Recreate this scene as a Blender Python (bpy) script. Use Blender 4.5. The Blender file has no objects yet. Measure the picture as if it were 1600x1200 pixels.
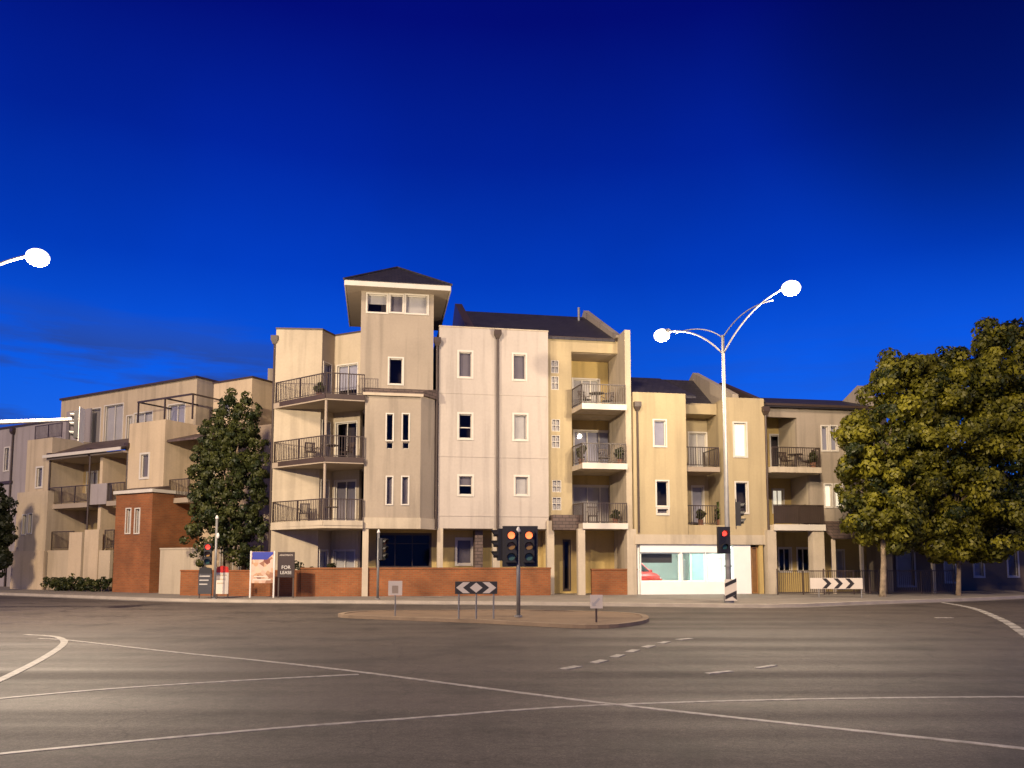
import bpy, math, random
import numpy as np
from mathutils import Vector, Matrix
random.seed(7)
C = bpy.data.collections.new('scene'); bpy.context.scene.collection.children.link(C)
SC = bpy.context.scene
R = math.radians
# ------------------------------------------------------------------ camera
F, PITCH, EYE, HOR = 1250.0, R(5.0), 1.55, 882.0      # focal length in photo pixels, tilt, eye height, horizon row
YC = HOR - F*math.tan(PITCH)
cd = bpy.data.cameras.new('camera'); cam = bpy.data.objects.new('camera', cd); C.objects.link(cam)
cam.location = (0, 0, EYE); cam.rotation_euler = (R(90)+PITCH, 0, 0)
cd.sensor_width = 36; cd.lens = F/1600*36; cd.shift_y = (YC-600)/1600
cd.clip_start = .1; cd.clip_end = 3000
SC.camera = cam
# ------------------------------------------------------------------ world: clear dusk sky
W = bpy.data.worlds.new('World'); SC.world = W; W.use_nodes = True
def build_world():
    nt = W.node_tree; N = nt.nodes; L = nt.links; N.clear()
    out = N.new('ShaderNodeOutputWorld'); bg = N.new('ShaderNodeBackground')
    tc = N.new('ShaderNodeTexCoord'); sep = N.new('ShaderNodeSeparateXYZ')
    L.new(tc.outputs['Generated'], sep.inputs[0])
    ramp = N.new('ShaderNodeValToRGB'); L.new(sep.outputs['Z'], ramp.inputs[0])
    stops = [(0.0, (.028, .13, .60)), (.10, (.016, .150, .82)), (.22, (.004, .105, .78)), (.34, (.0006, .046, .52)),
             (.46, (.0004, .017, .32)), (.58, (.0006, .004, .175)), (.70, (.0006, .002, .11)), (1.0, (.0006, .0015, .06))]
    e = ramp.color_ramp.elements
    e[0].position, e[0].color = stops[0][0], (*stops[0][1], 1)
    e[1].position, e[1].color = stops[-1][0], (*stops[-1][1], 1)
    for p, c in stops[1:-1]:
        q = e.new(p); q.color = (*c, 1)
    # low banks of thin cloud
    mp = N.new('ShaderNodeMapping'); mp.inputs['Scale'].default_value = (3.2, 3.2, 26)
    L.new(tc.outputs['Generated'], mp.inputs[0])
    ns = N.new('ShaderNodeTexNoise'); ns.inputs['Scale'].default_value = 1.3; ns.inputs['Detail'].default_value = 6
    ns.inputs['Roughness'].default_value = .6
    L.new(mp.outputs[0], ns.inputs['Vector'])
    cr = N.new('ShaderNodeValToRGB'); L.new(ns.outputs['Fac'], cr.inputs[0])
    cr.color_ramp.elements[0].position = .44; cr.color_ramp.elements[1].position = .62
    lo = N.new('ShaderNodeMapRange'); L.new(sep.outputs['Z'], lo.inputs['Value'])
    lo.inputs['From Min'].default_value = .29; lo.inputs['From Max'].default_value = .235
    # more cloud to the west (left) than to the east
    we = N.new('ShaderNodeMapRange'); L.new(sep.outputs['X'], we.inputs['Value'])
    we.inputs['From Min'].default_value = .05; we.inputs['From Max'].default_value = -.35
    we.inputs['To Min'].default_value = .18
    m1 = N.new('ShaderNodeMath'); m1.operation = 'MULTIPLY'; L.new(cr.outputs[0], m1.inputs[0]); L.new(lo.outputs[0], m1.inputs[1])
    m3 = N.new('ShaderNodeMath'); m3.operation = 'MULTIPLY'; L.new(m1.outputs[0], m3.inputs[0]); L.new(we.outputs[0], m3.inputs[1])
    m2 = N.new('ShaderNodeMath'); m2.operation = 'MULTIPLY'; L.new(m3.outputs[0], m2.inputs[0]); m2.inputs[1].default_value = .9
    mx = N.new('ShaderNodeMix'); mx.data_type = 'RGBA'
    L.new(m2.outputs[0], mx.inputs['Factor']); L.new(ramp.outputs[0], mx.inputs['A']); mx.inputs['B'].default_value = (.022, .066, .33, 1)
    # a faint unevenness over the whole sky and a corner darkening painted in high in the east
    n2 = N.new('ShaderNodeTexNoise'); n2.inputs['Scale'].default_value = 2.2; n2.inputs['Detail'].default_value = 5; L.new(tc.outputs['Generated'], n2.inputs['Vector'])
    r2 = N.new('ShaderNodeMapRange'); L.new(n2.outputs['Fac'], r2.inputs['Value']); r2.inputs['From Min'].default_value = .3; r2.inputs['From Max'].default_value = .7
    r2.inputs['To Min'].default_value = .86; r2.inputs['To Max'].default_value = 1.12
    dp = N.new('ShaderNodeVectorMath'); dp.operation = 'DOT_PRODUCT'; L.new(tc.outputs['Generated'], dp.inputs[0]); dp.inputs[1].default_value = Vector((.50, .68, .56)).normalized()
    ad = N.new('ShaderNodeMath'); ad.operation = 'MULTIPLY_ADD'; L.new(n2.outputs['Fac'], ad.inputs[0]); ad.inputs[1].default_value = .05; L.new(dp.outputs['Value'], ad.inputs[2])
    r3 = N.new('ShaderNodeMapRange'); r3.interpolation_type = 'SMOOTHSTEP'; L.new(ad.outputs[0], r3.inputs['Value']); r3.inputs['From Min'].default_value = .975; r3.inputs['From Max'].default_value = 1.03
    r3.inputs['To Min'].default_value = 1.0; r3.inputs['To Max'].default_value = .42
    m5 = N.new('ShaderNodeMath'); m5.operation = 'MULTIPLY'; L.new(r2.outputs[0], m5.inputs[0]); L.new(r3.outputs[0], m5.inputs[1])
    sc_ = N.new('ShaderNodeVectorMath'); sc_.operation = 'SCALE'; L.new(mx.outputs['Result'], sc_.inputs[0]); L.new(m5.outputs[0], sc_.inputs['Scale'])
    L.new(sc_.outputs[0], bg.inputs['Color']); bg.inputs['Strength'].default_value = 1.0
    L.new(bg.outputs[0], out.inputs[0])
build_world()
# ------------------------------------------------------------------ warm fill added from behind the camera, in place of unseen street lamps
sd = bpy.data.lights.new('street_fill', 'SUN'); street_fill = bpy.data.objects.new('street_fill', sd); C.objects.link(street_fill)
sd.energy = 2.9; sd.angle = R(9); sd.color = (1.0, .76, .52)
street_fill.rotation_euler = Vector((.32, .86, -.50)).to_track_quat('-Z', 'Y').to_euler(); street_fill.location = (0, -10, 40)
VS = SC.view_settings; VS.view_transform = 'Standard'; VS.look = 'None'; VS.exposure = 0.0; VS.gamma = 1.0
SC.cycles.max_bounces = 5; SC.cycles.transparent_max_bounces = 12
LAMP_W = 5600.0                                          # power of one street light
# ------------------------------------------------------------------ materials
MATS = {}
def nodes_of(name):
    m = bpy.data.materials.new(name); m.use_nodes = True
    nt = m.node_tree
    return m, nt.nodes, nt.links, nt.nodes['Principled BSDF']
def mk(name, col, rough=.8, var=.10, scale=1.2, bump=.0, bscale=80, streak=0.0, metal=0.0, spec=.5, coat=0.0):
    if name in MATS: return MATS[name]
    m, N, L, b = nodes_of(name)
    b.inputs['Roughness'].default_value = rough; b.inputs['Metallic'].default_value = metal
    b.inputs['Specular IOR Level'].default_value = spec; b.inputs['Coat Weight'].default_value = coat
    tc = N.new('ShaderNodeTexCoord')
    fac = None
    def noise(sc, vec=None, detail=5):
        n = N.new('ShaderNodeTexNoise'); n.inputs['Scale'].default_value = sc; n.inputs['Detail'].default_value = detail
        L.new(vec or tc.outputs['Object'], n.inputs['Vector']); return n
    def ranged(sock, a, bb, lo=.3, hi=.7):
        r = N.new('ShaderNodeMapRange'); L.new(sock, r.inputs['Value'])
        r.inputs['From Min'].default_value = lo; r.inputs['From Max'].default_value = hi
        r.inputs['To Min'].default_value = a; r.inputs['To Max'].default_value = bb; return r.outputs[0]
    fac = ranged(noise(scale).outputs['Fac'], 1-var, 1+var)
    fine = ranged(noise(scale*17).outputs['Fac'], 1-var*.5, 1+var*.5)
    mu = N.new('ShaderNodeMath'); mu.operation = 'MULTIPLY'; L.new(fac, mu.inputs[0]); L.new(fine, mu.inputs[1]); fac = mu.outputs[0]
    if streak:
        mp = N.new('ShaderNodeMapping'); mp.inputs['Scale'].default_value = (1.5, 1.5, .10); L.new(tc.outputs['Object'], mp.inputs[0])
        st = ranged(noise(1.6, mp.outputs[0], 7).outputs['Fac'], 1-streak*1.5, 1.0, .36, .50)
        mu = N.new('ShaderNodeMath'); mu.operation = 'MULTIPLY'; L.new(fac, mu.inputs[0]); L.new(st, mu.inputs[1]); fac = mu.outputs[0]
    vm = N.new('ShaderNodeVectorMath'); vm.operation = 'SCALE'; vm.inputs[0].default_value = col; L.new(fac, vm.inputs['Scale'])
    L.new(vm.outputs[0], b.inputs['Base Color'])
    if bump:
        bp = N.new('ShaderNodeBump'); bp.inputs['Strength'].default_value = bump; bp.inputs['Distance'].default_value = .02
        L.new(noise(bscale).outputs['Fac'], bp.inputs['Height']); L.new(bp.outputs[0], b.inputs['Normal'])
    MATS[name] = m
    return m
def emit(name, col, s):
    if name in MATS: return MATS[name]
    m, N, L, b = nodes_of(name)
    b.inputs['Base Color'].default_value = (*col, 1); b.inputs['Emission Color'].default_value = (*col, 1); b.inputs['Emission Strength'].default_value = s
    b.inputs['Roughness'].default_value = .3
    MATS[name] = m; return m
def mk_brick(name, c1, c2, mortar):
    m, N, L, b = nodes_of(name); b.inputs['Roughness'].default_value = .85
    tc = N.new('ShaderNodeTexCoord'); s = N.new('ShaderNodeSeparateXYZ'); L.new(tc.outputs['Object'], s.inputs[0])
    a = N.new('ShaderNodeMath'); L.new(s.outputs[0], a.inputs[0]); L.new(s.outputs[1], a.inputs[1])
    c = N.new('ShaderNodeCombineXYZ'); L.new(a.outputs[0], c.inputs[0]); L.new(s.outputs[2], c.inputs[1])
    br = N.new('ShaderNodeTexBrick'); L.new(c.outputs[0], br.inputs['Vector'])
    br.inputs['Scale'].default_value = 1; br.inputs['Brick Width'].default_value = .24; br.inputs['Row Height'].default_value = .086
    br.inputs['Mortar Size'].default_value = .010; br.inputs['Color1'].default_value = (*c1, 1); br.inputs['Color2'].default_value = (*c2, 1)
    br.inputs['Mortar'].default_value = (*mortar, 1); br.inputs['Bias'].default_value = -.1
    n = N.new('ShaderNodeTexNoise'); n.inputs['Scale'].default_value = .9; n.inputs['Detail'].default_value = 6; L.new(tc.outputs['Object'], n.inputs['Vector'])
    r = N.new('ShaderNodeMapRange'); L.new(n.outputs['Fac'], r.inputs['Value']); r.inputs['From Min'].default_value = .3; r.inputs['From Max'].default_value = .7
    r.inputs['To Min'].default_value = .72; r.inputs['To Max'].default_value = 1.2
    v = N.new('ShaderNodeVectorMath'); v.operation = 'SCALE'; L.new(br.outputs['Color'], v.inputs[0]); L.new(r.outputs[0], v.inputs['Scale'])
    L.new(v.outputs[0], b.inputs['Base Color'])
    bp = N.new('ShaderNodeBump'); bp.invert = True; bp.inputs['Strength'].default_value = .5; bp.inputs['Distance'].default_value = .01
    L.new(br.outputs['Fac'], bp.inputs['Height']); L.new(bp.outputs[0], b.inputs['Normal'])
    MATS[name] = m; return m
def mk_tile(name, col):
    m, N, L, b = nodes_of(name); b.inputs['Roughness'].default_value = .6
    tc = N.new('ShaderNodeTexCoord')
    br = N.new('ShaderNodeTexBrick'); s = N.new('ShaderNodeSeparateXYZ'); L.new(tc.outputs['Object'], s.inputs[0])
    c = N.new('ShaderNodeCombineXYZ'); L.new(s.outputs[0], c.inputs[0]); L.new(s.outputs[2], c.inputs[1]); L.new(c.outputs[0], br.inputs['Vector'])
    br.inputs['Scale'].default_value = 1; br.inputs['Brick Width'].default_value = .33; br.inputs['Row Height'].default_value = .16; br.inputs['Mortar Size'].default_value = .014
    br.inputs['Color1'].default_value = (*[x*1.25 for x in col], 1); br.inputs['Color2'].default_value = (*[x*.8 for x in col], 1); br.inputs['Mortar'].default_value = (*[x*.35 for x in col], 1)
    L.new(br.outputs['Color'], b.inputs['Base Color'])
    bp = N.new('ShaderNodeBump'); bp.invert = True; bp.inputs['Strength'].default_value = .7; bp.inputs['Distance'].default_value = .02
    L.new(br.outputs['Fac'], bp.inputs['Height']); L.new(bp.outputs[0], b.inputs['Normal'])
    MATS[name] = m; return m
def mk_glass(name, tint=(.90, .91, .92)):
    m, N, L, b = nodes_of(name); N.remove(b)
    out = N['Material Output']; tr = N.new('ShaderNodeBsdfTransparent'); tr.inputs[0].default_value = (*tint, 1)
    gl = N.new('ShaderNodeBsdfGlossy'); gl.inputs['Roughness'].default_value = .02; gl.inputs[0].default_value = (.95, .97, 1, 1)
    fr = N.new('ShaderNodeLayerWeight'); fr.inputs[0].default_value = .5
    pw = N.new('ShaderNodeMath'); pw.operation = 'POWER'; L.new(fr.outputs['Facing'], pw.inputs[0]); pw.inputs[1].default_value = 5
    mu = N.new('ShaderNodeMath'); mu.operation = 'MULTIPLY_ADD'; L.new(pw.outputs[0], mu.inputs[0]); mu.inputs[1].default_value = .6; mu.inputs[2].default_value = .007
    mx = N.new('ShaderNodeMixShader'); L.new(mu.outputs[0], mx.inputs[0]); L.new(tr.outputs[0], mx.inputs[1]); L.new(gl.outputs[0], mx.inputs[2])
    L.new(mx.outputs[0], out.inputs[0]); MATS[name] = m; return m
def mk_asphalt():
    m, N, L, b = nodes_of('asphalt'); b.inputs['Specular IOR Level'].default_value = .35
    tc = N.new('ShaderNodeTexCoord')
    def noise(sc, d=6, rough=.6, vec=None):
        n = N.new('ShaderNodeTexNoise'); n.inputs['Scale'].default_value = sc; n.inputs['Detail'].default_value = d; n.inputs['Roughness'].default_value = rough
        L.new(vec or tc.outputs['Object'], n.inputs['Vector']); return n.outputs['Fac']
    def rng(s, lo, hi, a, c):
        r = N.new('ShaderNodeMapRange'); L.new(s, r.inputs['Value']); r.inputs['From Min'].default_value = lo; r.inputs['From Max'].default_value = hi
        r.inputs['To Min'].default_value = a; r.inputs['To Max'].default_value = c; return r.outputs[0]
    def mul(a, c):
        q = N.new('ShaderNodeMath'); q.operation = 'MULTIPLY'; L.new(a, q.inputs[0]); L.new(c, q.inputs[1]); return q.outputs[0]
    big = rng(noise(.16), .3, .7, .82, 1.18); mid = rng(noise(1.4), .3, .7, .93, 1.07)
    grit = mul(rng(noise(48, 3), .3, .7, .50, 1.5), rng(noise(9, 4), .25, .75, .80, 1.2))
    stain = rng(noise(.55, 5, .7), .38, .50, .62, 1.0)
    # worn wheel tracks: long soft bands that follow the traffic direction
    mp = N.new('ShaderNodeMapping'); mp.inputs['Rotation'].default_value = (0, 0, R(16)); mp.inputs['Scale'].default_value = (.02, .75, 1); L.new(tc.outputs['Object'], mp.inputs[0])
    band = rng(noise(1.0, 3, .5, mp.outputs[0]), .35, .65, .90, 1.12)
    vo = N.new('ShaderNodeTexVoronoi'); vo.feature = 'DISTANCE_TO_EDGE'; vo.inputs['Scale'].default_value = .22
    wz = N.new('ShaderNodeVectorMath'); wz.operation = 'MULTIPLY_ADD'; nz = N.new('ShaderNodeTexNoise'); nz.inputs['Scale'].default_value = .9; nz.inputs['Detail'].default_value = 7; L.new(tc.outputs['Object'], nz.inputs['Vector'])
    L.new(nz.outputs['Color'], wz.inputs[0]); wz.inputs[1].default_value = (2.2, 2.2, 0); L.new(tc.outputs['Object'], wz.inputs[2]); L.new(wz.outputs[0], vo.inputs['Vector'])
    crack = rng(vo.outputs['Distance'], .001, .006, .62, 1.0)
    speck = mul(rng(noise(16, 4, .75), .30, .70, .62, 1.38), rng(noise(4.2, 5, .7), .3, .7, .80, 1.2))
    stain = mul(mul(stain, crack), speck)
    f = mul(mul(mul(big, mid), mul(grit, band)), stain)
    v = N.new('ShaderNodeVectorMath'); v.operation = 'SCALE'; v.inputs[0].default_value = (.068, .055, .047); L.new(f, v.inputs['Scale']); L.new(v.outputs[0], b.inputs['Base Color'])
    L.new(rng(band, .90, 1.12, .75, .55), b.inputs['Roughness'])
    bp = N.new('ShaderNodeBump'); bp.inputs['Strength'].default_value = .5; bp.inputs['Distance'].default_value = .01
    L.new(noise(120, 2), bp.inputs['Height']); L.new(bp.outputs[0], b.inputs['Normal'])
    return m
def mk_leaf(name, dark, light):
    m, N, L, b = nodes_of(name); b.inputs['Roughness'].default_value = .5; b.inputs['Specular IOR Level'].default_value = .3
    at_ = N.new('ShaderNodeAttribute'); at_.attribute_name = 'tint'
    mx = N.new('ShaderNodeMix'); mx.data_type = 'RGBA'; L.new(at_.outputs['Fac'], mx.inputs['Factor']); mx.inputs['A'].default_value = (*dark, 1); mx.inputs['B'].default_value = (*light, 1)
    L.new(mx.outputs['Result'], b.inputs['Base Color'])
    out = N['Material Output']; tl = N.new('ShaderNodeBsdfTranslucent'); L.new(mx.outputs['Result'], tl.inputs[0])
    ms = N.new('ShaderNodeMixShader'); ms.inputs[0].default_value = .25; L.new(b.outputs[0], ms.inputs[1]); L.new(tl.outputs[0], ms.inputs[2]); L.new(ms.outputs[0], out.inputs[0])
    MATS[name] = m; return m
ASPH = mk_asphalt()
WHITEWALL = mk('pale_render', (0.430, 0.380, 0.330), .85, .07, .5, .15, 60, .10)
TANWALL = mk('tan_render', (0.310, 0.260, 0.200), .85, .08, .6, .15, 60, .14)
CREAMWALL = mk('cream_render', (0.410, 0.345, 0.250), .85, .08, .6, .15, 60, .12)
OCHREWALL = mk('ochre_render', (0.450, 0.330, 0.125), .85, .08, .7, .15, 60, .12)
YELLOWWALL = mk('yellow_render', (0.390, 0.315, 0.185), .85, .07, .6, .15, 60, .10)
GREYWALL = mk('mauve_render', (0.300, 0.265, 0.260), .85, .08, .6, .15, 60, .12)
TRIM = mk('white_trim', (0.560, 0.520, 0.450), .6, .05, 2)
CONC = mk('cream_concrete', (0.440, 0.375, 0.280), .8, .09, 1.5, .15, 50, .12)
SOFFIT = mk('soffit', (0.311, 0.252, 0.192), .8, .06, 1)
TERRACE = mk('terrace_cream', (0.500, 0.395, 0.265), .85, .08, .6, .15, 60, .10)
TERRACE_B = mk('terrace_tan', (0.450, 0.365, 0.250), .85, .08, .6, .15, 60, .12)
TERRACE_C = mk('terrace_ochre', (0.500, 0.370, 0.170), .85, .08, .7, .15, 60, .10)
BROWN = mk('brown_metal', (.050, .032, .024), .5, .1, 3)
RAIL = mk('railing_metal', (0.048, 0.033, 0.026), .45, .1, 3)
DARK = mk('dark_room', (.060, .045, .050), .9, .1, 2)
BLACK = mk('black_housing', (.012, .011, .012), .45, .1, 3)
STEEL = mk('galvanised_steel', (0.200, 0.195, 0.190), .5, .10, 4, metal=.3)
WHITEPAINT = mk('white_paint', (0.580, 0.560, 0.520), .5, .05, 4)
BLUEPAINT = mk('blue_paint', (.015, .03, .28), .5, .05, 4)
REDPAINT = mk('red_paint', (.55, .03, .02), .35, .05, 4)
TILE = mk_tile('slate_tile', (.030, .026, .034))
BROWNTILE = mk_tile('brown_tile', (.10, .068, .055))
BRICK = mk_brick('red_brick', (.26, .082, .022), (.20, .060, .016), (.20, .11, .05))
GLASS = mk_glass('window_glass')
CLEAR = mk_glass('shop_glass', (.92, .97, .95))
BLIND_G = mk('grey_blind', (.17, .145, .16), .8, .08, 2)
BLIND_P = mk('pale_blind', (0.496, 0.456, 0.424), .8, .06, 2)
BLIND_L = mk('lilac_blind', (0.357, 0.340, 0.408), .8, .06, 2)
BARK = mk('bark', (.16, .115, .075), .9, .35, 5, .6, 30)
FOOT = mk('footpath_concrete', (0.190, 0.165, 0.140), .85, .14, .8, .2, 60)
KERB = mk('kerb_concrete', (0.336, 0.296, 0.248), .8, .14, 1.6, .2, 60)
LINE = mk('line_paint', (0.300, 0.280, 0.250), .6, .40, 9)
SHOPW = mk('shop_white', (.80, .82, .78), .6, .03, 2)
DOORW = mk('door_timber', (.30, .15, .05), .55, .15, 3)
LIT = emit('lit_blind', (1.0, .90, .70), .75)
LAMPGLOW = emit('lamp_glow', (1.0, .95, .84), 3.2)
REDON = emit('red_aspect', (1.0, .05, .03), 2.4)
AMBERON = emit('orange_aspect', (1.0, .17, .05), 2.3)
PANELON = emit('shop_light', (.88, 1.0, .96), 21.0)
LEAF_R = mk_leaf('broad_leaf', (.014, .022, .004), (.200, .182, .012))
LEAF_L = mk_leaf('dark_leaf', (.013, .022, .006), (.075, .080, .018))
LEAF_D = mk_leaf('dusky_leaf', (.010, .015, .006), (.034, .038, .012))
LEAF_P = mk_leaf('pot_leaf', (.03, .05, .012), (.09, .11, .03))
# ------------------------------------------------------------------ picture -> place
def ray(px, py):
    a = (px-800)/F; u = -(py-YC)/F
    return (a, math.cos(PITCH)-math.sin(PITCH)*u, math.sin(PITCH)+math.cos(PITCH)*u)
def at(px, py, Y):
    r = ray(px, py); t = Y/r[1]
    return Vector((t*r[0], Y, EYE+t*r[2]))
def gnd(px, py, z=0.0):
    r = ray(px, py); t = (z-EYE)/r[2]
    return (t*r[0], t*r[1])
class Seg:
    """a vertical wall plane: origin p, direction u to the right, n into the building"""
    def __init__(s, p, ang):
        s.p = Vector((p[0], p[1])); s.a = ang; s.u = Vector((math.cos(ang), math.sin(ang))); s.n = Vector((-s.u.y, s.u.x))
    def off(s, e): return Seg(s.p+s.n*e, s.a)
    def hit(s, px, py):
        r = ray(px, py); rr = Vector((r[0], r[1])); t = s.p.dot(s.n)/rr.dot(s.n)
        return ((rr*t-s.p).dot(s.u), EYE+t*r[2])
    def S(s, px, py=720): return s.hit(px, py)[0]
    def Z(s, px, py): return s.hit(px, py)[1]
    def rect(s, x0, y0, x1, y1):
        my, mx = (y0+y1)/2, (x0+x1)/2
        return (s.hit(x0, my)[0], s.hit(x1, my)[0], s.hit(mx, y1)[1], s.hit(mx, y0)[1])
    def pt(s, t, e, z):
        q = s.p+s.u*t+s.n*e
        return Vector((q.x, q.y, z))
def seg2(a, b):
    d = (b[0]-a[0], b[1]-a[1]); return Seg(a, math.atan2(d[1], d[0])), math.hypot(*d)
# ------------------------------------------------------------------ mesh collecting
def thing(name, label, cat, loc, rotz=0, group=None):
    o = bpy.data.objects.new(name, None); C.objects.link(o); o.location = loc; o.rotation_euler = (0, 0, rotz); o.empty_display_size = .3
    o['label'] = label; o['category'] = cat
    if group: o['group'] = group
    return o
def tag(o, label, cat, group=None):
    o['label'] = label; o['category'] = cat
    if group: o['group'] = group
    return o
def world_mat(o):
    m = Matrix.Translation(o.location) @ o.rotation_euler.to_matrix().to_4x4()
    return world_mat(o.parent) @ m if o.parent else m
class MB:
    def __init__(s): s.v = []; s.f = []
    def add(s, vs, fs):
        b = len(s.v); s.v += [tuple(v) for v in vs]; s.f += [tuple(i+b for i in f) for f in fs]; return s
    def hexa(s, a):      # eight corners: bottom ring then top ring
        return s.add(a, [(3, 2, 1, 0), (4, 5, 6, 7), (0, 1, 5, 4), (1, 2, 6, 5), (2, 3, 7, 6), (3, 0, 4, 7)])
    def box(s, x0, x1, y0, y1, z0, z1):
        return s.hexa([(x0, y0, z0), (x1, y0, z0), (x1, y1, z0), (x0, y1, z0), (x0, y0, z1), (x1, y0, z1), (x1, y1, z1), (x0, y1, z1)])
    def sb(s, g, t0, t1, e0, e1, z0, z1):
        q = [(t0, e0), (t1, e0), (t1, e1), (t0, e1)]
        return s.hexa([g.pt(t, e, z0) for t, e in q]+[g.pt(t, e, z1) for t, e in q])
    def prism(s, poly, z0, z1):
        n = len(poly); zz0 = z0 if isinstance(z0, (list, tuple)) else [z0]*n; zz1 = z1 if isinstance(z1, (list, tuple)) else [z1]*n
        vs = [(p[0], p[1], zz0[i]) for i, p in enumerate(poly)]+[(p[0], p[1], zz1[i]) for i, p in enumerate(poly)]
        fs = [tuple(reversed(range(n))), tuple(range(n, 2*n))]+[(i, (i+1) % n, n+(i+1) % n, n+i) for i in range(n)]
        return s.add(vs, fs)
    def profile(s, g, t0, t1, pts):   # closed (e, z) outline swept from t0 to t1
        n = len(pts)
        vs = [g.pt(t0, e, z) for e, z in pts]+[g.pt(t1, e, z) for e, z in pts]
        return s.add(vs, [tuple(range(n)), tuple(reversed(range(n, 2*n)))]+[(i, n+i, n+(i+1) % n, (i+1) % n) for i in range(n)])
    def fprofile(s, g, e0, e1, pts):  # closed (t, z) outline swept from e0 to e1
        n = len(pts)
        vs = [g.pt(t, e0, z) for t, z in pts]+[g.pt(t, e1, z) for t, z in pts]
        return s.add(vs, [tuple(range(n)), tuple(reversed(range(n, 2*n)))]+[(i, n+i, n+(i+1) % n, (i+1) % n) for i in range(n)])
    def tube(s, pts, r, n=8, cap=True):
        pts = [Vector(p) for p in pts]; rs = r if isinstance(r, (list, tuple)) else [r]*len(pts); b = len(s.v)
        for i, p in enumerate(pts):
            d = (pts[min(i+1, len(pts)-1)]-pts[max(i-1, 0)]).normalized()
            up = Vector((0, 0, 1)) if abs(d.z) < .9 else Vector((1, 0, 0))
            a = d.cross(up).normalized(); c = a.cross(d).normalized()
            for k in range(n):
                w = 2*math.pi*k/n; q = p+(a*math.cos(w)+c*math.sin(w))*rs[i]; s.v.append(tuple(q))
        for i in range(len(pts)-1):
            for k in range(n):
                k2 = (k+1) % n; s.f.append((b+i*n+k, b+i*n+k2, b+(i+1)*n+k2, b+(i+1)*n+k))
        if cap:
            s.f.append(tuple(b+k for k in reversed(range(n)))); s.f.append(tuple(b+(len(pts)-1)*n+k for k in range(n)))
        return s
    def disc(s, c, nrm, r, th, n=20):
        nrm = Vector(nrm).normalized(); return s.tube([Vector(c), Vector(c)+nrm*th], r, n)
    def ball(s, c, rx, ry, rz, nu=16, nv=10):
        b = len(s.v); c = Vector(c)
        for j in range(nv+1):
            th = math.pi*j/nv
            for k in range(nu):
                ph = 2*math.pi*k/nu; s.v.append((c.x+rx*math.sin(th)*math.cos(ph), c.y+ry*math.sin(th)*math.sin(ph), c.z+rz*math.cos(th)))
        for j in range(nv):
            for k in range(nu):
                k2 = (k+1) % nu; s.f.append((b+j*nu+k, b+(j+1)*nu+k, b+(j+1)*nu+k2, b+j*nu+k2))
        return s
    def wall(s, g, t0, t1, z0, z1, th, openings=(), e=0.0):
        xs = sorted({t0, t1, *[min(max(v, t0), t1) for o in openings for v in o[:2]]}); zs = sorted({z0, z1, *[min(max(v, z0), z1) for o in openings for v in o[2:4]]})
        def solid(i, j):
            if not (0 <= i < len(xs)-1 and 0 <= j < len(zs)-1): return False
            cx, cz = (xs[i]+xs[i+1])/2, (zs[j]+zs[j+1])/2
            return not any(o[0] < cx < o[1] and o[2] < cz < o[3] for o in openings)
        b = len(s.v); nx, nz = len(xs), len(zs)
        for ee in (e, e+th):
            for z in zs:
                for x in xs: s.v.append(tuple(g.pt(x, ee, z)))
        F_ = lambda i, j: b+j*nx+i
        B_ = lambda i, j: b+nx*nz+j*nx+i
        for j in range(nz-1):
            for i in range(nx-1):
                if not solid(i, j): continue
                s.f.append((F_(i, j), F_(i+1, j), F_(i+1, j+1), F_(i, j+1))); s.f.append((B_(i, j+1), B_(i+1, j+1), B_(i+1, j), B_(i, j)))
                if not solid(i-1, j): s.f.append((F_(i, j+1), B_(i, j+1), B_(i, j), F_(i, j)))
                if not solid(i+1, j): s.f.append((F_(i+1, j), B_(i+1, j), B_(i+1, j+1), F_(i+1, j+1)))
                if not solid(i, j-1): s.f.append((F_(i, j), B_(i, j), B_(i+1, j), F_(i+1, j)))
                if not solid(i, j+1): s.f.append((F_(i+1, j+1), B_(i+1, j+1), B_(i, j+1), F_(i, j+1)))
        return s
    def build(s, name, mat, parent=None, smooth=False, loc=None, rotz=0):
        me = bpy.data.meshes.new(name)
        if parent is not None: inv = world_mat(parent).inverted()
        elif loc is not None: inv = (Matrix.Translation(loc) @ Matrix.Rotation(rotz, 4, 'Z')).inverted()
        else: inv = Matrix.Identity(4)
        me.from_pydata([inv @ Vector(v) for v in s.v], [], s.f); me.materials.append(mat)
        if smooth:
            me.polygons.foreach_set('use_smooth', [True]*len(me.polygons))
        me.update()
        o = bpy.data.objects.new(name, me); C.objects.link(o)
        if parent is not None: o.parent = parent
        elif loc is not None: o.location = loc; o.rotation_euler = (0, 0, rotz)
        return o
def struct(o, kind='structure'):
    o['kind'] = kind; return o
def copy_tree(o, parent=None):
    c = o.copy(); C.objects.link(c)
    if parent is not None: c.parent = parent
    for ch in [x for x in C.objects if x.parent == o]: copy_tree(ch, c)
    return c
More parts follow.
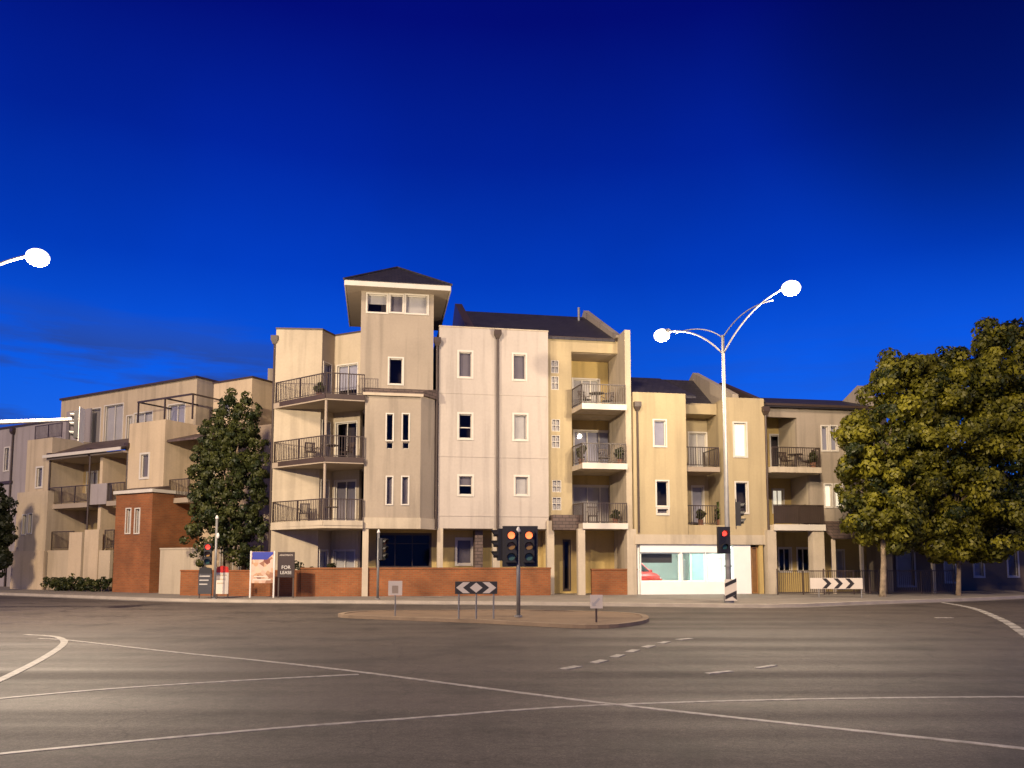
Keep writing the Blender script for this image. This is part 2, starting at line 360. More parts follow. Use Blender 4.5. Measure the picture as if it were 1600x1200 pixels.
# ------------------------------------------------------------------ building pieces
def window(par, g, r, e=0.0, sur=.09, blind=None, part=1.0, bars=(), name='window', fw=.045, trim=TRIM, deep=.10, emitmat=None):
    """r = (t0, t1, z0, z1) the hole; surround, sash bars, a pane and what hangs behind it"""
    t0, t1, z0, z1 = r; m = MB()
    if sur:
        a, b = e-.028, e+.012
        m.sb(g, t0-sur, t0+.004, a, b, z0-sur, z1+sur).sb(g, t1-.004, t1+sur, a, b, z0-sur, z1+sur)
        m.sb(g, t0+.004, t1-.004, a, b, z1-.004, z1+sur).sb(g, t0+.004, t1-.004, a-.02, b, z0-sur, z0+.004)
    f0, f1 = e+deep-.03, e+deep+.03
    m.sb(g, t0, t0+fw, f0, f1, z0, z1).sb(g, t1-fw, t1, f0, f1, z0, z1).sb(g, t0+fw, t1-fw, f0, f1, z0, z0+fw).sb(g, t0+fw, t1-fw, f0, f1, z1-fw, z1)
    for k, p in bars:
        if k == 'v': x = t0+(t1-t0)*p; m.sb(g, x-fw/2, x+fw/2, f0+.003, f1-.003, z0+fw, z1-fw)
        else: z = z0+(z1-z0)*p; m.sb(g, t0+fw, t1-fw, f0+.004, f1-.004, z-fw/2, z+fw/2)
    o = m.build(name, trim, par)
    MB().sb(g, t0+fw*.6, t1-fw*.6, e+deep-.004, e+deep+.004, z0+fw*.6, z1-fw*.6).build('pane', GLASS, o)
    if blind is not None:
        MB().sb(g, t0+.01, t1-.01, e+deep+.06, e+deep+.075, z1-(z1-z0)*part, z1-.01).build('blind', blind, o)
    return o
def railing_mesh(path, z, h=1.0, gap=.115, bar=.014, slats=True):
    m = MB()
    for (a, b) in zip(path[:-1], path[1:]):
        a = Vector((a[0], a[1], 0)); b = Vector((b[0], b[1], 0)); L_ = (b-a).length; d = (b-a)/L_
        g = Seg(a, math.atan2(d.y, d.x))
        m.sb(g, 0, L_, -.022, .022, z+h-.045, z+h); m.sb(g, 0, L_, -.015, .015, z+.08, z+.11)
        n = max(1, round(L_/1.5))
        for i in range(n+1): x = min(max(L_*i/n, .02), L_-.02); m.sb(g, x-.019, x+.019, -.0185, .0185, z, z+h-.045)
        if slats:
            n = int(L_/gap)
            for i in range(1, n): x = L_*i/n; m.sb(g, x-bar, x+bar, -.007, .007, z+.11, z+h-.045)
    return m
def balcony(par, poly, z, th, path, h=1.0, mat=CONC, rail=RAIL, solid=False, name='balcony'):
    o = MB().prism(poly, z-th, z).build(name, mat, par)
    if path:
        m = railing_mesh(path, z, h)
        if solid:
            for (a, b) in zip(path[:-1], path[1:]):
                g, L_ = seg2(a, b); m.sb(g, .03, L_-.03, .024, .034, z+.06, z+h-.05)
        m.build('railing', rail, o)
    return o
def downpipe(par, g, t, e, z0, z1, r=.05, head=True):
    o = MB().tube([g.pt(t, e, z0), g.pt(t, e, z1)], r, 10).build('downpipe', BROWN, par)
    if head:
        m = MB().hexa([g.pt(t+a, e+b, z1-.05) for a, b in ((-.09, -.08), (.09, -.08), (.09, .08), (-.09, .08))]+[g.pt(t+a, e+b, z1+.12) for a, b in ((-.16, -.14), (.16, -.14), (.16, .08), (-.16, .08))])
        m.sb(g, t-.17, t+.17, e-.15, e+.085, z1+.12, z1+.36); m.build('rain_head', BROWN, o)
    return o
def gable_roof(par, g, t0, t1, e0, z0, e1, z1, eback, mat=TILE, over=.12, th=.12):
    s = (z1-z0)/(e1-e0); zb = z0
    pts = [(e0-over, z0-over*s), (e1, z1), (eback, zb), (eback, zb-th), (e1, z1-th), (e0-over, z0-over*s-th)]
    return MB().profile(g, t0, t1, pts).build('roof', mat, par)
def rects(g, L_): return [g.rect(*q) for q in L_]
# ================================================================== CORNER APARTMENT BLOCK
A95 = R(9.5)
p = at(683, 925, 37.9); M = Seg((p.x, p.y), A95)
F1, F2, F3, TOP = 3.5, 6.38, 9.27, 12.95                # floor levels
main = thing('apartment_building', 'four-storey cream corner apartment block with a square lookout tower under a hipped roof', 'apartment building', (M.p.x, M.p.y, 0.1), A95)
T1 = M.S(857)
# --- white block
wb = [((717, 550, 737, 589), BLIND_G, 1, ()), ((802, 554, 821, 593), BLIND_G, 1, ()), ((717, 647, 737, 685), None, 1, (('h', .45),)),
      ((803, 648, 823, 687), BLIND_P, 1, ()), ((717, 744, 738, 773), BLIND_G, .45, (('h', .5),)), ((805, 745, 825, 773), BLIND_P, 1, ())]
ops = [M.rect(*q[0]) for q in wb]
BB = M.Z(770, 826)
m = MB().wall(M, 0, T1, BB, TOP+.08, .25, ops)
m.sb(M, 0, .25, .25, 9, BB, TOP+.08).sb(M, T1-.25, T1, .25, 9, BB, TOP+.08).sb(M, .25, T1-.25, .25, 9, TOP-.4, TOP-.2).sb(M, .25, T1-.25, .25, 9, BB, BB+.25)
m.build('wall', WHITEWALL, main)
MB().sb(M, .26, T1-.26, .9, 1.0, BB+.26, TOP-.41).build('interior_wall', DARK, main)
m = MB().sb(M, -.02, T1+.02, -.03, .26, TOP+.08, TOP+.14); m.build('parapet_cap', CONC, main)
for r, q in zip(ops, wb): window(main, M, r, 0, .09, q[1], q[2], q[3])
for zz in (M.Z(770, 616), M.Z(770, 714), M.Z(770, 806)):
    MB().sb(M, .004, T1-.004, -.022, .003, zz-.035, zz+.035).build('string_course', WHITEWALL, main)
tm = M.S(777); downpipe(main, M, tm, -.09, BB, M.Z(777, 528), .062)
# --- ground floor behind the columns
G14 = M.off(1.5)
go = rects(G14, [(714, 843, 737, 881), (792, 838, 834, 880)])
m = MB().wall(G14, M.S(568), T1+.2, .1, BB, .2, [go[0], go[1], G14.rect(590, 835, 672, 886)]); m.build('wall', OCHREWALL, main)
window(main, G14, go[0], 0, .10, BLIND_G); window(main, G14, go[1], 0, .10, BLIND_P, .5, (('v', .5),))
r = G14.rect(590, 835, 672, 886); d = window(main, G14, r, 0, .07, None, 1, (('v', .33), ('v', .66), ('h', .72)), name='door', trim=BROWN)
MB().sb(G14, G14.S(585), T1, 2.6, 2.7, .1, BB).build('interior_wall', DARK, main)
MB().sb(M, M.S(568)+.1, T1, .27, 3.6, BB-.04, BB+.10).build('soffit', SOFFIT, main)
MB().sb(M, M.S(745)-.0, M.S(757), .5, 1.5, .1, BB-.05).build('fin_wall', BROWNTILE, main)
for a, b, e in ((683, 692, -.02), (770, 781, -.02), (854, 865, -.16)):
    MB().sb(M, M.S(a, 870), M.S(b, 870), e, e+.36, .1, BB-.001 if e > -.1 else BB+.4).build('column', CONC, main)
# --- tower
TB = M.off(-.9); TU = M.off(-.3)
t0, t1, tc_ = TB.S(569), TB.S(657), M.S(681)
ZL = TB.Z(620, 617)
so = rects(TB, [(604, 647, 614, 688), (629, 647, 639, 688), (604, 745, 613, 788), (628, 745, 638, 788), (604, 691, 614, 701), (629, 691, 639, 701)])
ZBm = TB.Z(620, 826); ZBt = TB.Z(620, 809)
m = MB().wall(TB, t0, t1, ZBt, ZL, .22, so); cg, cl = seg2(TB.pt(t1, 0, 0), M.pt(tc_, 0, 0)); m.wall(cg, 0, cl, ZBt, ZL, .2)
m.sb(M, t0, t0+.22, -.9+.22, 1.2, ZBm, ZL); m.build('wall', TANWALL, main)
for i, r in enumerate(so): window(main, TB, r, 0, .05 if i < 4 else 0, BLIND_G if i in (2, 3) else None, 1, (), fw=.025)
poly = [TB.pt(t0-.05, -.06, 0), TB.pt(t1+.03, -.06, 0), M.pt(tc_+.05, -.02, 0), M.pt(tc_+.05, .3, 0), M.pt(t0-.05, .3, 0)]
MB().prism(poly, ZBm, ZBt).build('lintel_beam', CONC, main)
MB().prism([TB.pt(t0+.2, .2, 0), TB.pt(t1, .2, 0), M.pt(tc_, .2, 0), M.pt(tc_, 1.2, 0), M.pt(t0+.2, 1.2, 0)], ZL-.3, ZL-.1).build('floor_slab', DARK, main)
MB().sb(M, t0+.24, t1, .2, .3, ZBt, ZL-.3).build('interior_wall', DARK, main)
# ledge roof over the lower bay
poly = [TB.pt(t0-.1, -.12, 0), TB.pt(t1+.1, -.12, 0), M.pt(tc_+.1, -.04, 0), M.pt(tc_+.1, .0, 0), M.pt(t0-.1, .0, 0)]
zl = ZL
MB().prism(poly, zl+.002, [zl+.20, zl+.20, zl+.36, zl+.52, zl+.52]).build('ledge_roof', BROWNTILE, main)
MB().sb(TB, t0-.1, t1+.1, -.16, -.115, zl-.08, zl+.05).build('gutter', CONC, main)
u0, u1 = TU.S(563, 560), TU.S(677, 560)
ZE = TU.Z(625, 457)
wt = [((574, 460, 605, 488), BLIND_P, .5), ((610, 461, 630, 488), BLIND_G, 1), ((634, 462, 668, 490), BLIND_P, .95), ((608, 560, 629, 600), None, 1)]
ops = [TU.rect(*q[0]) for q in wt]
m = MB().wall(TU, u0, u1, ZL, ZE, .22, ops).sb(TU, u0, u0+.22, .22, 5.2, ZL, ZE).sb(TU, u1-.22, u1, .22, 5.2, ZL, ZE).sb(TU, u0+.22, u1-.22, 5.0, 5.2, ZL, ZE)
m.build('tower_wall', TANWALL, main)
MB().sb(TU, u0+.24, u1-.24, .8, .9, ZL, ZE-.05).build('interior_wall', DARK, main)
for r, q in zip(ops, wt): window(main, TU, r, 0, .07, q[1], q[2])
ov = .72; zf = ZE+.12
q0, q1, qa, qb = u0-ov, u1+ov, -ov, 5.2+ov
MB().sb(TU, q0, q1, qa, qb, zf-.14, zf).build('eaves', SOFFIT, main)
m = MB(); a = q0-.02; b = q1+.02; c_ = qa-.02; d_ = qb+.02; z0, z1 = zf-.16, zf+.07
m.sb(TU, a, b, c_-.03, c_+.02, z0, z1).sb(TU, a-.03, a+.02, c_+.02, d_, z0, z1).sb(TU, b-.02, b+.03, c_+.02, d_, z0, z1); m.build('fascia', TRIM, main)
zr = zf+.07; ap = TU.pt((q0+q1)/2, (qa+qb)/2, zr+2.0)
cs = [TU.pt(a-.05, c_-.05, zr), TU.pt(b+.05, c_-.05, zr), TU.pt(b+.05, d_+.05, zr), TU.pt(a-.05, d_+.05, zr)]
o = MB().add(cs+[ap]+[v+Vector((0, 0, .03)) for v in cs], [(3, 2, 1, 0), (0, 1, 6, 5), (1, 2, 7, 6), (2, 3, 8, 7), (3, 0, 5, 8), (5, 6, 4), (6, 7, 4), (7, 8, 4), (8, 5, 4)]).build('roof', TILE, main)
m = MB()
for v in cs: m.tube([v+Vector((0, 0, .05)), ap+Vector((0, 0, .02))], .06, 6)
m.build('ridge_cap', TILE, o)
downpipe(main, M, M.S(681.5), -.10, M.Z(680, 826), M.Z(680, 540), .06)
# --- splayed left wing of the corner with its stacked triangular balconies
A0, A1, A2, A3 = [Vector(at(x, 700, y)[:2]) for x, y in ((427, 38.0), (500, 38.15), (520, 39.2), (562, 38.5))]
B1, B2 = Vector(at(509, 612, 35.8)[:2]), Vector(at(570, 612, 36.25)[:2])
lv = [.1, F1, F2, F3]
for (a, b, doors) in ((A0, A1, []), (A1, A2, [(.16, .74)]), (A2, A3, [(.12, .88)])):
    g, L_ = seg2(a, b); ops = []
    for f in lv:
        for d0, d1 in doors: ops.append((L_*d0, L_*d1, f+.06, f+2.12))
    MB().wall(g, 0, L_, .1, TOP-.02, .2, ops).build('wall', CREAMWALL if not doors else OCHREWALL if False else CREAMWALL, main)
    MB().sb(g, -.02, L_+.02, -.035, .22, TOP-.02, TOP+.06).build('parapet_cap', BROWN, main)
    for i, r in enumerate(ops):
        window(main, g, r, 0, .05, [BLIND_P, BLIND_G, None, BLIND_L][i % 4], [1, 1, .5, .6][i % 4], (('v', .5),) if r[1]-r[0] > 1 else (), name='door')
    if doors: MB().sb(g, -.1, L_+.1, .75, .85, .1, TOP-.4).build('interior_wall', DARK, main)
g, L_ = seg2(A0, A1); MB().sb(g, .0, .2, .2, 8, .1, TOP-.02).build('wall', CREAMWALL, main)
downpipe(main, g, -.07, .05, .1, TOP-.7, .055)
MB().prism([A0+Vector((0, .2)), A1+Vector((0, .2)), A2+Vector((0, .2)), A3, Vector((M.pt(1, 8, 0)[:2])), A0+Vector((-1, 8))], TOP-.5, TOP-.35).build('roof', DARK, main)
tl = TB.pt(t0, .0, 0); tl2 = M.pt(t0, .9, 0)
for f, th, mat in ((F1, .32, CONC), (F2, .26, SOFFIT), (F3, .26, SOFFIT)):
    poly = [A0+Vector((-.03, -.02)), B1, B2, Vector(tl2[:2])-M.u*.01, A3+Vector((0, -.03)), A2+Vector((0, -.03)), A1+Vector((0, -.03))]
    o = balcony(main, poly, f, th, [A0+Vector((.05, -.03)), B1+Vector((.01, .06)), B2+Vector((-.02, .06))], 1.02)
    o.data.materials[0] = mat
    g, L_ = seg2(A0, B1); mm = MB().sb(g, .02, L_, -.03, .02, f-.2, f+.03); g, L_ = seg2(B1, B2); mm.sb(g, 0, L_, -.03, .02, f-.2, f+.03); mm.build('slab_edge', mat if mat is CONC else BROWN, o)
MB().tube([(B1.x, B1.y+.12, F1), (B1.x, B1.y+.12, F3-.27)], .06, 10).build('post', SOFFIT, main)
MB().sb(M, t0-.02, t0+.25, -.9, -.6, .1, ZBm).build('column', CONC, main)
# --- recessed bay with balconies at the right end
SB = M.off(.35); BR = M.off(2.1); FN = M.off(-.85)
x1 = FN.S(977, 620); x2 = FN.S(986, 620); xr = SB.S(893, 600)
flr = [(F3, 551, F3+2.25), (F2, 648, 0), (F1, 742, 0)]
ops = [(xr, x1+.1, F3+.0, SB.Z(930, 551)), (xr, x1+.1, F2, F3-.25), (xr, x1+.1, F1, F2-.25)]
gb = rects(SB, [(861, 563, 873, 583), (861, 588, 873, 609), (862, 655, 875, 674), (862, 680, 875, 700), (863, 750, 877, 769), (863, 777, 877, 797)])
MB().wall(SB, T1-.02, x1, SB.Z(880, 812), TOP-.1, .2, ops+gb).build('wall', YELLOWWALL, main)
for r in gb: window(main, SB, r, 0, .0, BLIND_P, 1, (('v', .5), ('h', .5)), fw=.03, deep=.04)
MB().sb(FN, x1, x2, 0, 3.2, .1, TOP+.12).build('party_wall', CREAMWALL, main)
doors = rects(BR, [(895, 577, 936, 628), (897, 665, 955, 722), (896, 752, 958, 815)])
doors = [(d[0], d[1], f+.03, f+h_) for d, f, h_ in zip(doors, (F3, F2, F1), (1.95, 2.1, 2.1))]
MB().wall(BR, xr-.6, x1, F1-.3, TOP-.1, .2, doors).build('wall', OCHREWALL, main)
MB().sb(BR, xr-.5, x1, .8, .9, F1-.3, TOP-.3).build('interior_wall', DARK, main)
for i, r in enumerate(doors): window(main, BR, r, 0, .06, [BLIND_P, BLIND_L, BLIND_P][i], [1, .95, .9][i], (('v', .36), ('v', .68)), name='door', fw=.06)
g0, g1 = SB.pt(xr-.25, 0, 0), SB.pt(xr-.25, 1.75, 0); MB().sb(SB, xr-.2, xr, .2, 1.75, F1, TOP-.15).build('wall', YELLOWWALL, main)
MB().sb(SB, xr, x1, .2, 1.75, SB.Z(930, 551)-.02, TOP-.15).build('soffit', SOFFIT, main)
e0 = -1.42; fb = M.off(-1.05)
xa = fb.S(909, 624)
for i, f in enumerate((F1, F2, F3)):
    poly = [fb.pt(xa, 0, 0), fb.pt(x2-.3, 0, 0), M.pt(x2-.3, 2.1, 0), M.pt(xr, 2.1, 0), M.pt(xr, .35, 0)]
    path = [SB.pt(xr+.03, -.03, 0), fb.pt(xa+.03, .05, 0), fb.pt(x2-.32, .05, 0)]
    o = balcony(main, poly, f, .24, path, 1.0)
    MB().sb(fb, xa, x2-.3, -.035, .02, f-.26, f+.02).build('slab_edge', TRIM, o)
# canopy, doorway and low wall below
cz0, cz1 = SB.Z(880, 829), SB.Z(880, 806)
MB().sb(M, T1+.12, M.S(907), -.5, .33, cz0, cz1).build('canopy', BROWNTILE, main)
G8 = M.off(1.3)
dr = G8.rect(881, 845, 890, 910)
MB().wall(G8, T1, x1, .1, F1-.25, .2, [(dr[0], dr[1], .3, dr[3])]).build('wall', OCHREWALL, main)
window(main, G8, (dr[0], dr[1], .3, dr[3]), 0, .06, None, 1, (), name='door', trim=BROWN)
MB().sb(G8, T1, x1, .6, .7, .1, F1-.3).build('interior_wall', DARK, main)
MB().sb(fb, fb.S(904, 880), fb.S(915, 880), .05, .38, .1, F1-.25).build('column', CONC, main)
MB().sb(FN, x1-.05, x2+.12, -.16, .3, .1, F1-.25).build('column', CONC, main)
# rear walls close the shell
MB().sb(M, -9.2, x2-.3, 9.2, 9.4, .1, TOP-.1).build('rear_wall', TANWALL, main)
# roof behind the parapets
xg = x2-.15
gable_roof(main, M, 1.75, xg-.3, .35, TOP-.02, 6.4, 15.95, 12.5)
for a, b in ((1.35, 1.75), (xg-.3, xg)):
    MB().profile(M, a, b, [(.1, TOP), (.1, TOP+.12), (6.4, 16.35), (12.6, TOP+.1), (12.6, TOP)]).build('gable_parapet', TANWALL if a > 4 else BROWN, main)
o = MB().tube([M.pt(xg-.9, 5.2, 15.1), M.pt(xg-.9, 5.2, 16.1)], .07, 8).build('vent_pipe', STEEL, main)
MB().sb(M, T1-.2, x1, -.02+.3, .5, TOP-.12, TOP-.02).build('gutter', BROWN, main)
# ================================================================== RIGHT WING WITH THE SHOP
RS = Seg(M.off(-1.0).pt(x2+.02, 0, 0), A95)
rw = thing('apartment_building', 'three-storey yellow apartment wing above a brightly lit shop, left of the mottled street tree', 'apartment building', (RS.p.x, RS.p.y, .1), A95)
RT = RS.Z(1035, 614); RB = RS.Z(1060, 836)
a1, b0, b1 = RS.S(1073), RS.S(1137), RS.S(1196)
LW = [((1022, 657, 1040, 697), BLIND_L, 1), ((1026, 752, 1044, 791), None, 1), ((1027, 795, 1044, 803), BLIND_G, 1)]
RW = [((1147, 661, 1166, 713), LIT, 1), ((1150, 754, 1168, 801), None, 1)]
ops = [RS.rect(*q[0]) for q in LW]; ops2 = [RS.rect(*q[0]) for q in RW]
Z3 = RS.Z(1095, 818)
m = MB().wall(RS, .02, a1, RB, RT, .22, ops).sb(RS, a1-.22, a1, .22, 2.4, RB, RT); m.build('wall', YELLOWWALL, rw)
m = MB().wall(RS, b0, b1, RB, RT-.1, .22, ops2).sb(RS, b0, b0+.22, .22, 2.6, RB, RT-.1).sb(RS, b1-.22, b1, .22, 7, RB, RT-.1); m.build('wall', YELLOWWALL, rw)
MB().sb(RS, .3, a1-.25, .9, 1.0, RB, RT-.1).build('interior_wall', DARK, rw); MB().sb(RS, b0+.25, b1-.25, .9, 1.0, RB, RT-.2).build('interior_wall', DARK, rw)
for r, q in zip(ops+ops2, LW+RW): window(rw, RS, r, 0, .07, q[1], q[2])
RK = RS.off(2.4)
dk = rects(RK, [(1076, 650, 1103, 700), (1082, 765, 1099, 815)])
dk = [(dk[0][0], dk[0][1], F2+.03, F2+2.05), (dk[1][0], dk[1][1], F1+.03, F1+2.1)]
MB().wall(RK, a1-.4, b0+.3, RB, RT-.15, .2, dk).build('wall', YELLOWWALL, rw)
window(rw, RK, dk[0], 0, .06, BLIND_P, 1, (('v', .5),), name='door'); window(rw, RK, dk[1], 0, .06, BLIND_L, .9, (), name='door')
MB().sb(RK, a1-.3, b0+.2, .7, .8, RB, RT-.3).build('interior_wall', DARK, rw)
MB().sb(RS, a1, b0, 1.2, 2.4, RT-.75, RT-.2).build('lintel_beam', YELLOWWALL, rw)
for f in (F2, F1):
    poly = [RS.pt(a1+.0, .75, 0), RS.pt(b0, .75, 0), RS.pt(b0, 2.4, 0), RS.pt(a1, 2.4, 0)]
    if f == F2: poly = [RS.pt(a1+.0, .35, 0), RS.pt(b0-.25, .35, 0), RS.pt(b0-.25, 2.4, 0), RS.pt(a1, 2.4, 0)]
    e = .40 if f == F2 else .8; o = balcony(rw, poly, f, .24, [RS.pt(a1+.02, e, 0), RS.pt(b0-.28, e, 0)]+([RS.pt(b0-.28, 2.3, 0)] if f == F2 else []), 1.0, SOFFIT)
MB().sb(RS, .02, b1, -.05, .24, RB-.45, RB+.02).build('fascia_beam', CONC, rw)
MB().sb(RS, a1, b0, .2, .7, RB, F1-.02).build('wall', YELLOWWALL, rw)
downpipe(rw, RS, RS.S(996), -.08, RS.Z(997, 832), RS.Z(993, 640)); downpipe(rw, RS, RS.S(1197), -.07, RS.Z(1203, 838), RS.Z(1193, 647), .055)
gable_roof(rw, RS, .02, RS.S(1073)+.6, .25, RT, 5.2, 11.95, 10)
gable_roof(rw, RS, RS.S(1073)+.6, b0+.9, 2.2, RT-.2, 5.2, 11.9, 10)
gx = RS.S(1127, 612)+.72
MB().profile(RS, gx-.05, gx+.28, [(.2, RT-.1), (.2, RT+.12), (5.2, 12.35), (10, RT), (10, RT-.1)]).build('gable_parapet', TANWALL, rw)
MB().profile(RS, gx+1.1, gx+1.4, [(.2, RT-.2), (.2, RT-.0), (4.2, 11.6), (9, RT-.3), (9, RT-.4)]).build('gable_parapet', BROWN, rw)
gable_roof(rw, RS, gx+1.4, b1+.15, .25, RT-.12, 4.4, 10.9, 9)
MB().sb(RS, .05, b1-.1, 9.4, 9.6, .1, RT-.15).build('rear_wall', TANWALL, rw)
# shop
sx0, sx1 = RS.S(1001, 880), RS.S(1174, 880)
zf_ = RB-.46
m = MB().sb(RS, sx0-1.6, sx1, 3.5, 9.0, .1, .22).sb(RS, sx0, sx1, .35, 3.5, .1, .22).sb(RS, sx0-1.6, sx1, 9.0, 9.1, .1, zf_).sb(RS, sx0-.1, sx0, .2, 3.6, .1, zf_).sb(RS, sx0-1.6, sx0-.1, 3.5, 3.6, .1, zf_).sb(RS, sx0-1.7, sx0-1.6, 3.5, 9.1, .1, zf_).sb(RS, sx1, sx1+.1, .35, 9.1, .1, zf_)
m.sb(RS, sx0, sx1, .35, 3.5, zf_-.06, zf_).sb(RS, sx0-1.6, sx1, 3.5, 9.0, zf_-.06, zf_)
m.build('shop_room', SHOPW, rw)
for tt in np.linspace(sx0+.7, sx1-.7, 4):
    for ee in (1.2, 4.4): MB().sb(RS, tt-.35, tt+.35, ee-.15, ee+.5, zf_-.11, zf_-.062).build('light_panel', PANELON, rw)
pz = RS.Z(1065, 909)
px1 = RS.S(1134, 910)
MB().sb(RS, sx0, px1, .05, .33, .1, pz).build('plinth', SHOPW, rw)
wz1 = zf_-.38
def shopwin(xa_, xb_, za, zb, bars=()):
    return window(rw, RS, (xa_, xb_, za, zb), .08, 0, None, 1, bars, name='shop_window', trim=SHOPW, fw=.06)
sA, sB, sC = RS.S(1064, 880), RS.S(1104, 880), RS.S(1130, 880)
w_ = shopwin(sx0+.02, sA, pz, wz1); [setattr(ch.data.materials, '__dummy', 0) if False else ch.data.materials.__setitem__(0, CLEAR) for ch in C.objects if ch.parent == w_]
w_ = shopwin(sA+.1, sB, pz, wz1, (('v', .4),)); [ch.data.materials.__setitem__(0, CLEAR) for ch in C.objects if ch.parent == w_]
w_ = shopwin(sB+.06, sC, pz, wz1, (('h', .8),)); [ch.data.materials.__setitem__(0, CLEAR) for ch in C.objects if ch.parent == w_]
MB().sb(RS, sA+.003, sA+.097, .06, .3, pz, wz1).build('mullion', SHOPW, rw)
MB().sb(RS, sx0, px1, .05, .3, wz1+.002, zf_-.002).build('fascia_panel', SHOPW, rw)
MB().sb(RS, RS.S(1147, 880), sx1, .05, .3, .12, zf_-.002).build('white_panel', SHOPW, rw)
MB().sb(RS, sA+1.3, sA+1.42, 3.0, 3.8, .22, 1.8).build('shop_screen', GREYWALL, rw)
MB().sb(RS, sx0-1.4, sA+.3, 8.6, 8.7, .22, 2.5).build('display_wall', mk('blue_grey_display', (.10, .16, .19), .6, .5, 1.6), rw)
MB().sb(RS, sx0+.02, sA-.3, .42, .46, wz1-.5, wz1-.06).build('roller_blind', DARK, rw)
MB().sb(RS, sB+.2, sC+.1, 2.6, 2.7, .22, 2.3).build('glass_partition', mk('green_glass_screen', (.34, .50, .45), .3, .15, 1.5), rw)
o = window(rw, RS, (RS.S(1177, 880), RS.S(1186, 880), .13, zf_-.1), .1, 0, DOORW, 1, (), name='door', trim=DOORW)
MB().sb(RS, RS.S(1187, 880), RS.S(1193, 880), .02, .4, .1, zf_).build('yellow_panel', OCHREWALL, rw)
o = window(rw, RS, (RS.S(1194, 880), RS.S(1200, 880), .4, zf_-.1), .1, 0, None, 1, (), name='side_window', trim=BROWN)
MB().sb(RS, RS.S(1174, 880), b1+.3, .8, .9, .1, zf_).build('interior_wall', DARK, rw)
# ================================================================== FAR RIGHT BLOCK
FR = Seg(RS.pt(b1+.02, .55, 0), A95)
fr = thing('apartment_building', 'brownish three-storey apartment block with dark roof partly hidden behind the street trees', 'apartment building', (FR.p.x, FR.p.y, .1), A95)
FT = FR.Z(1260, 633)
c0, c1, c2 = FR.S(1203), FR.S(1247), FR.S(1388)
fw_ = [((1284, 666, 1294, 704), BLIND_L), ((1298, 666, 1308, 704), BLIND_L), ((1289, 757, 1300, 792), LIT), ((1305, 757, 1316, 792), LIT)]
ops = [FR.rect(*q[0]) for q in fw_]
holes = [(0.0, c1, F2, FR.Z(1225, 652)), (0.0, c1+.6, F1, F2-.25), (0.0, c2-.3, .1, F1-.3)]
MB().wall(FR, 0.0, c2, .1, FT, .2, holes+ops).sb(FR, c2-.2, c2, .2, 7, .1, FT).build('wall', TANWALL, fr)
for r, q in zip(ops, fw_): window(fr, FR, r, 0, .06, q[1])
FB_ = FR.off(1.9)
dq = [(FB_.S(1205), FB_.S(1232), F2+.03, F2+2.05), (FB_.S(1206), FB_.S(1222), F1+.8, F1+2.0), (FB_.S(1217, 860), FB_.S(1235, 860), 1.2, 2.4), (FB_.S(1246, 860), FB_.S(1265, 860), 1.2, 2.4), (FB_.S(1300, 870), FB_.S(1318, 870), .3, 2.3)]
MB().wall(FB_, -.4, c2-.2, .1, FT-.1, .2, dq).build('wall', OCHREWALL, fr)
MB().sb(FB_, -.4, c2-.2, .8, .9, .1, FT-.3).build('interior_wall', DARK, fr)
for i, r in enumerate(dq): window(fr, FB_, r, 0, .07, [None, LIT, None, None, BLIND_P][i], 1, (('v', .5),), name='door' if i in (0, 4) else 'window')
MB().sb(FR, c1, c1+.2, .2, 1.9, F2, FT-.2).build('wall', CREAMWALL, fr); MB().sb(FR, c1+.6, c1+.8, .2, 1.9, F1, F2-.2).build('wall', CREAMWALL, fr)
fb2 = FR.off(-.9); y0, y1 = fb2.S(1207, 740), fb2.S(1284, 740)
o = balcony(fr, [fb2.pt(y0, 0, 0), fb2.pt(y1, 0, 0), FR.pt(y1+.35, .0, 0), FR.pt(y1+.35, 1.9, 0), FR.pt(0.02, 1.9, 0), FR.pt(.02, 0, 0)], F2, .28, [fb2.pt(y0+.03, .05, 0), fb2.pt(y1-.03, .05, 0), FR.pt(y1, -.02, 0)], 1.0)
o = balcony(fr, [fb2.pt(y0, 0, 0), fb2.pt(y1+.1, 0, 0), FR.pt(y1+.1, 1.9, 0), FR.pt(0.02, 1.9, 0), FR.pt(.02, 0, 0)], F1, .26, [fb2.pt(y0+.03, .05, 0), fb2.pt(y1+.06, .05, 0), FR.pt(y1+.1, -.02, 0)], 1.0, CONC, RAIL, True)
MB().sb(fb2, y0, y1+.1, -.035, .02, F1-.28, F1+.02).build('slab_edge', TRIM, o)
for a, b in ((1201, 1215), (1272, 1290)): MB().sb(fb2, fb2.S(a, 880), fb2.S(b, 880), .06, .5, .1, F1-.26).build('column', CONC, fr)
la, lb = y1+.25, c2+1.6
MB().profile(FR, la, lb, [(-1.3, 2.95), (-.02, 3.75), (-.02, 3.55), (-1.3, 2.80)]).build('awning_roof', BROWNTILE, fr)
for tt in (la+.1, la+1.6, lb-.15): MB().sb(FR, tt-.07, tt+.07, -1.2, -1.06, .1, 2.8).build('post', CONC, fr)
MB().sb(FR, 0, c2, 7.0, 7.2, .1, FT-.05).build('rear_wall', TANWALL, fr)
gable_roof(fr, FR, -.1, c2+.25, .0, FT, 4.2, FT+1.25, 8.4, over=.3)
MB().sb(FR, -.1, c2+.25, -.34, -.24, FT-.14, FT-.02).build('gutter', BROWN, fr)
MB().profile(FR, c2-.1, c2+.3, [(.3, FT), (.3, FT+.15), (2.3, FT+1.7), (4.4, FT+.9), (4.4, FT)]).build('gable_parapet', TANWALL, fr)
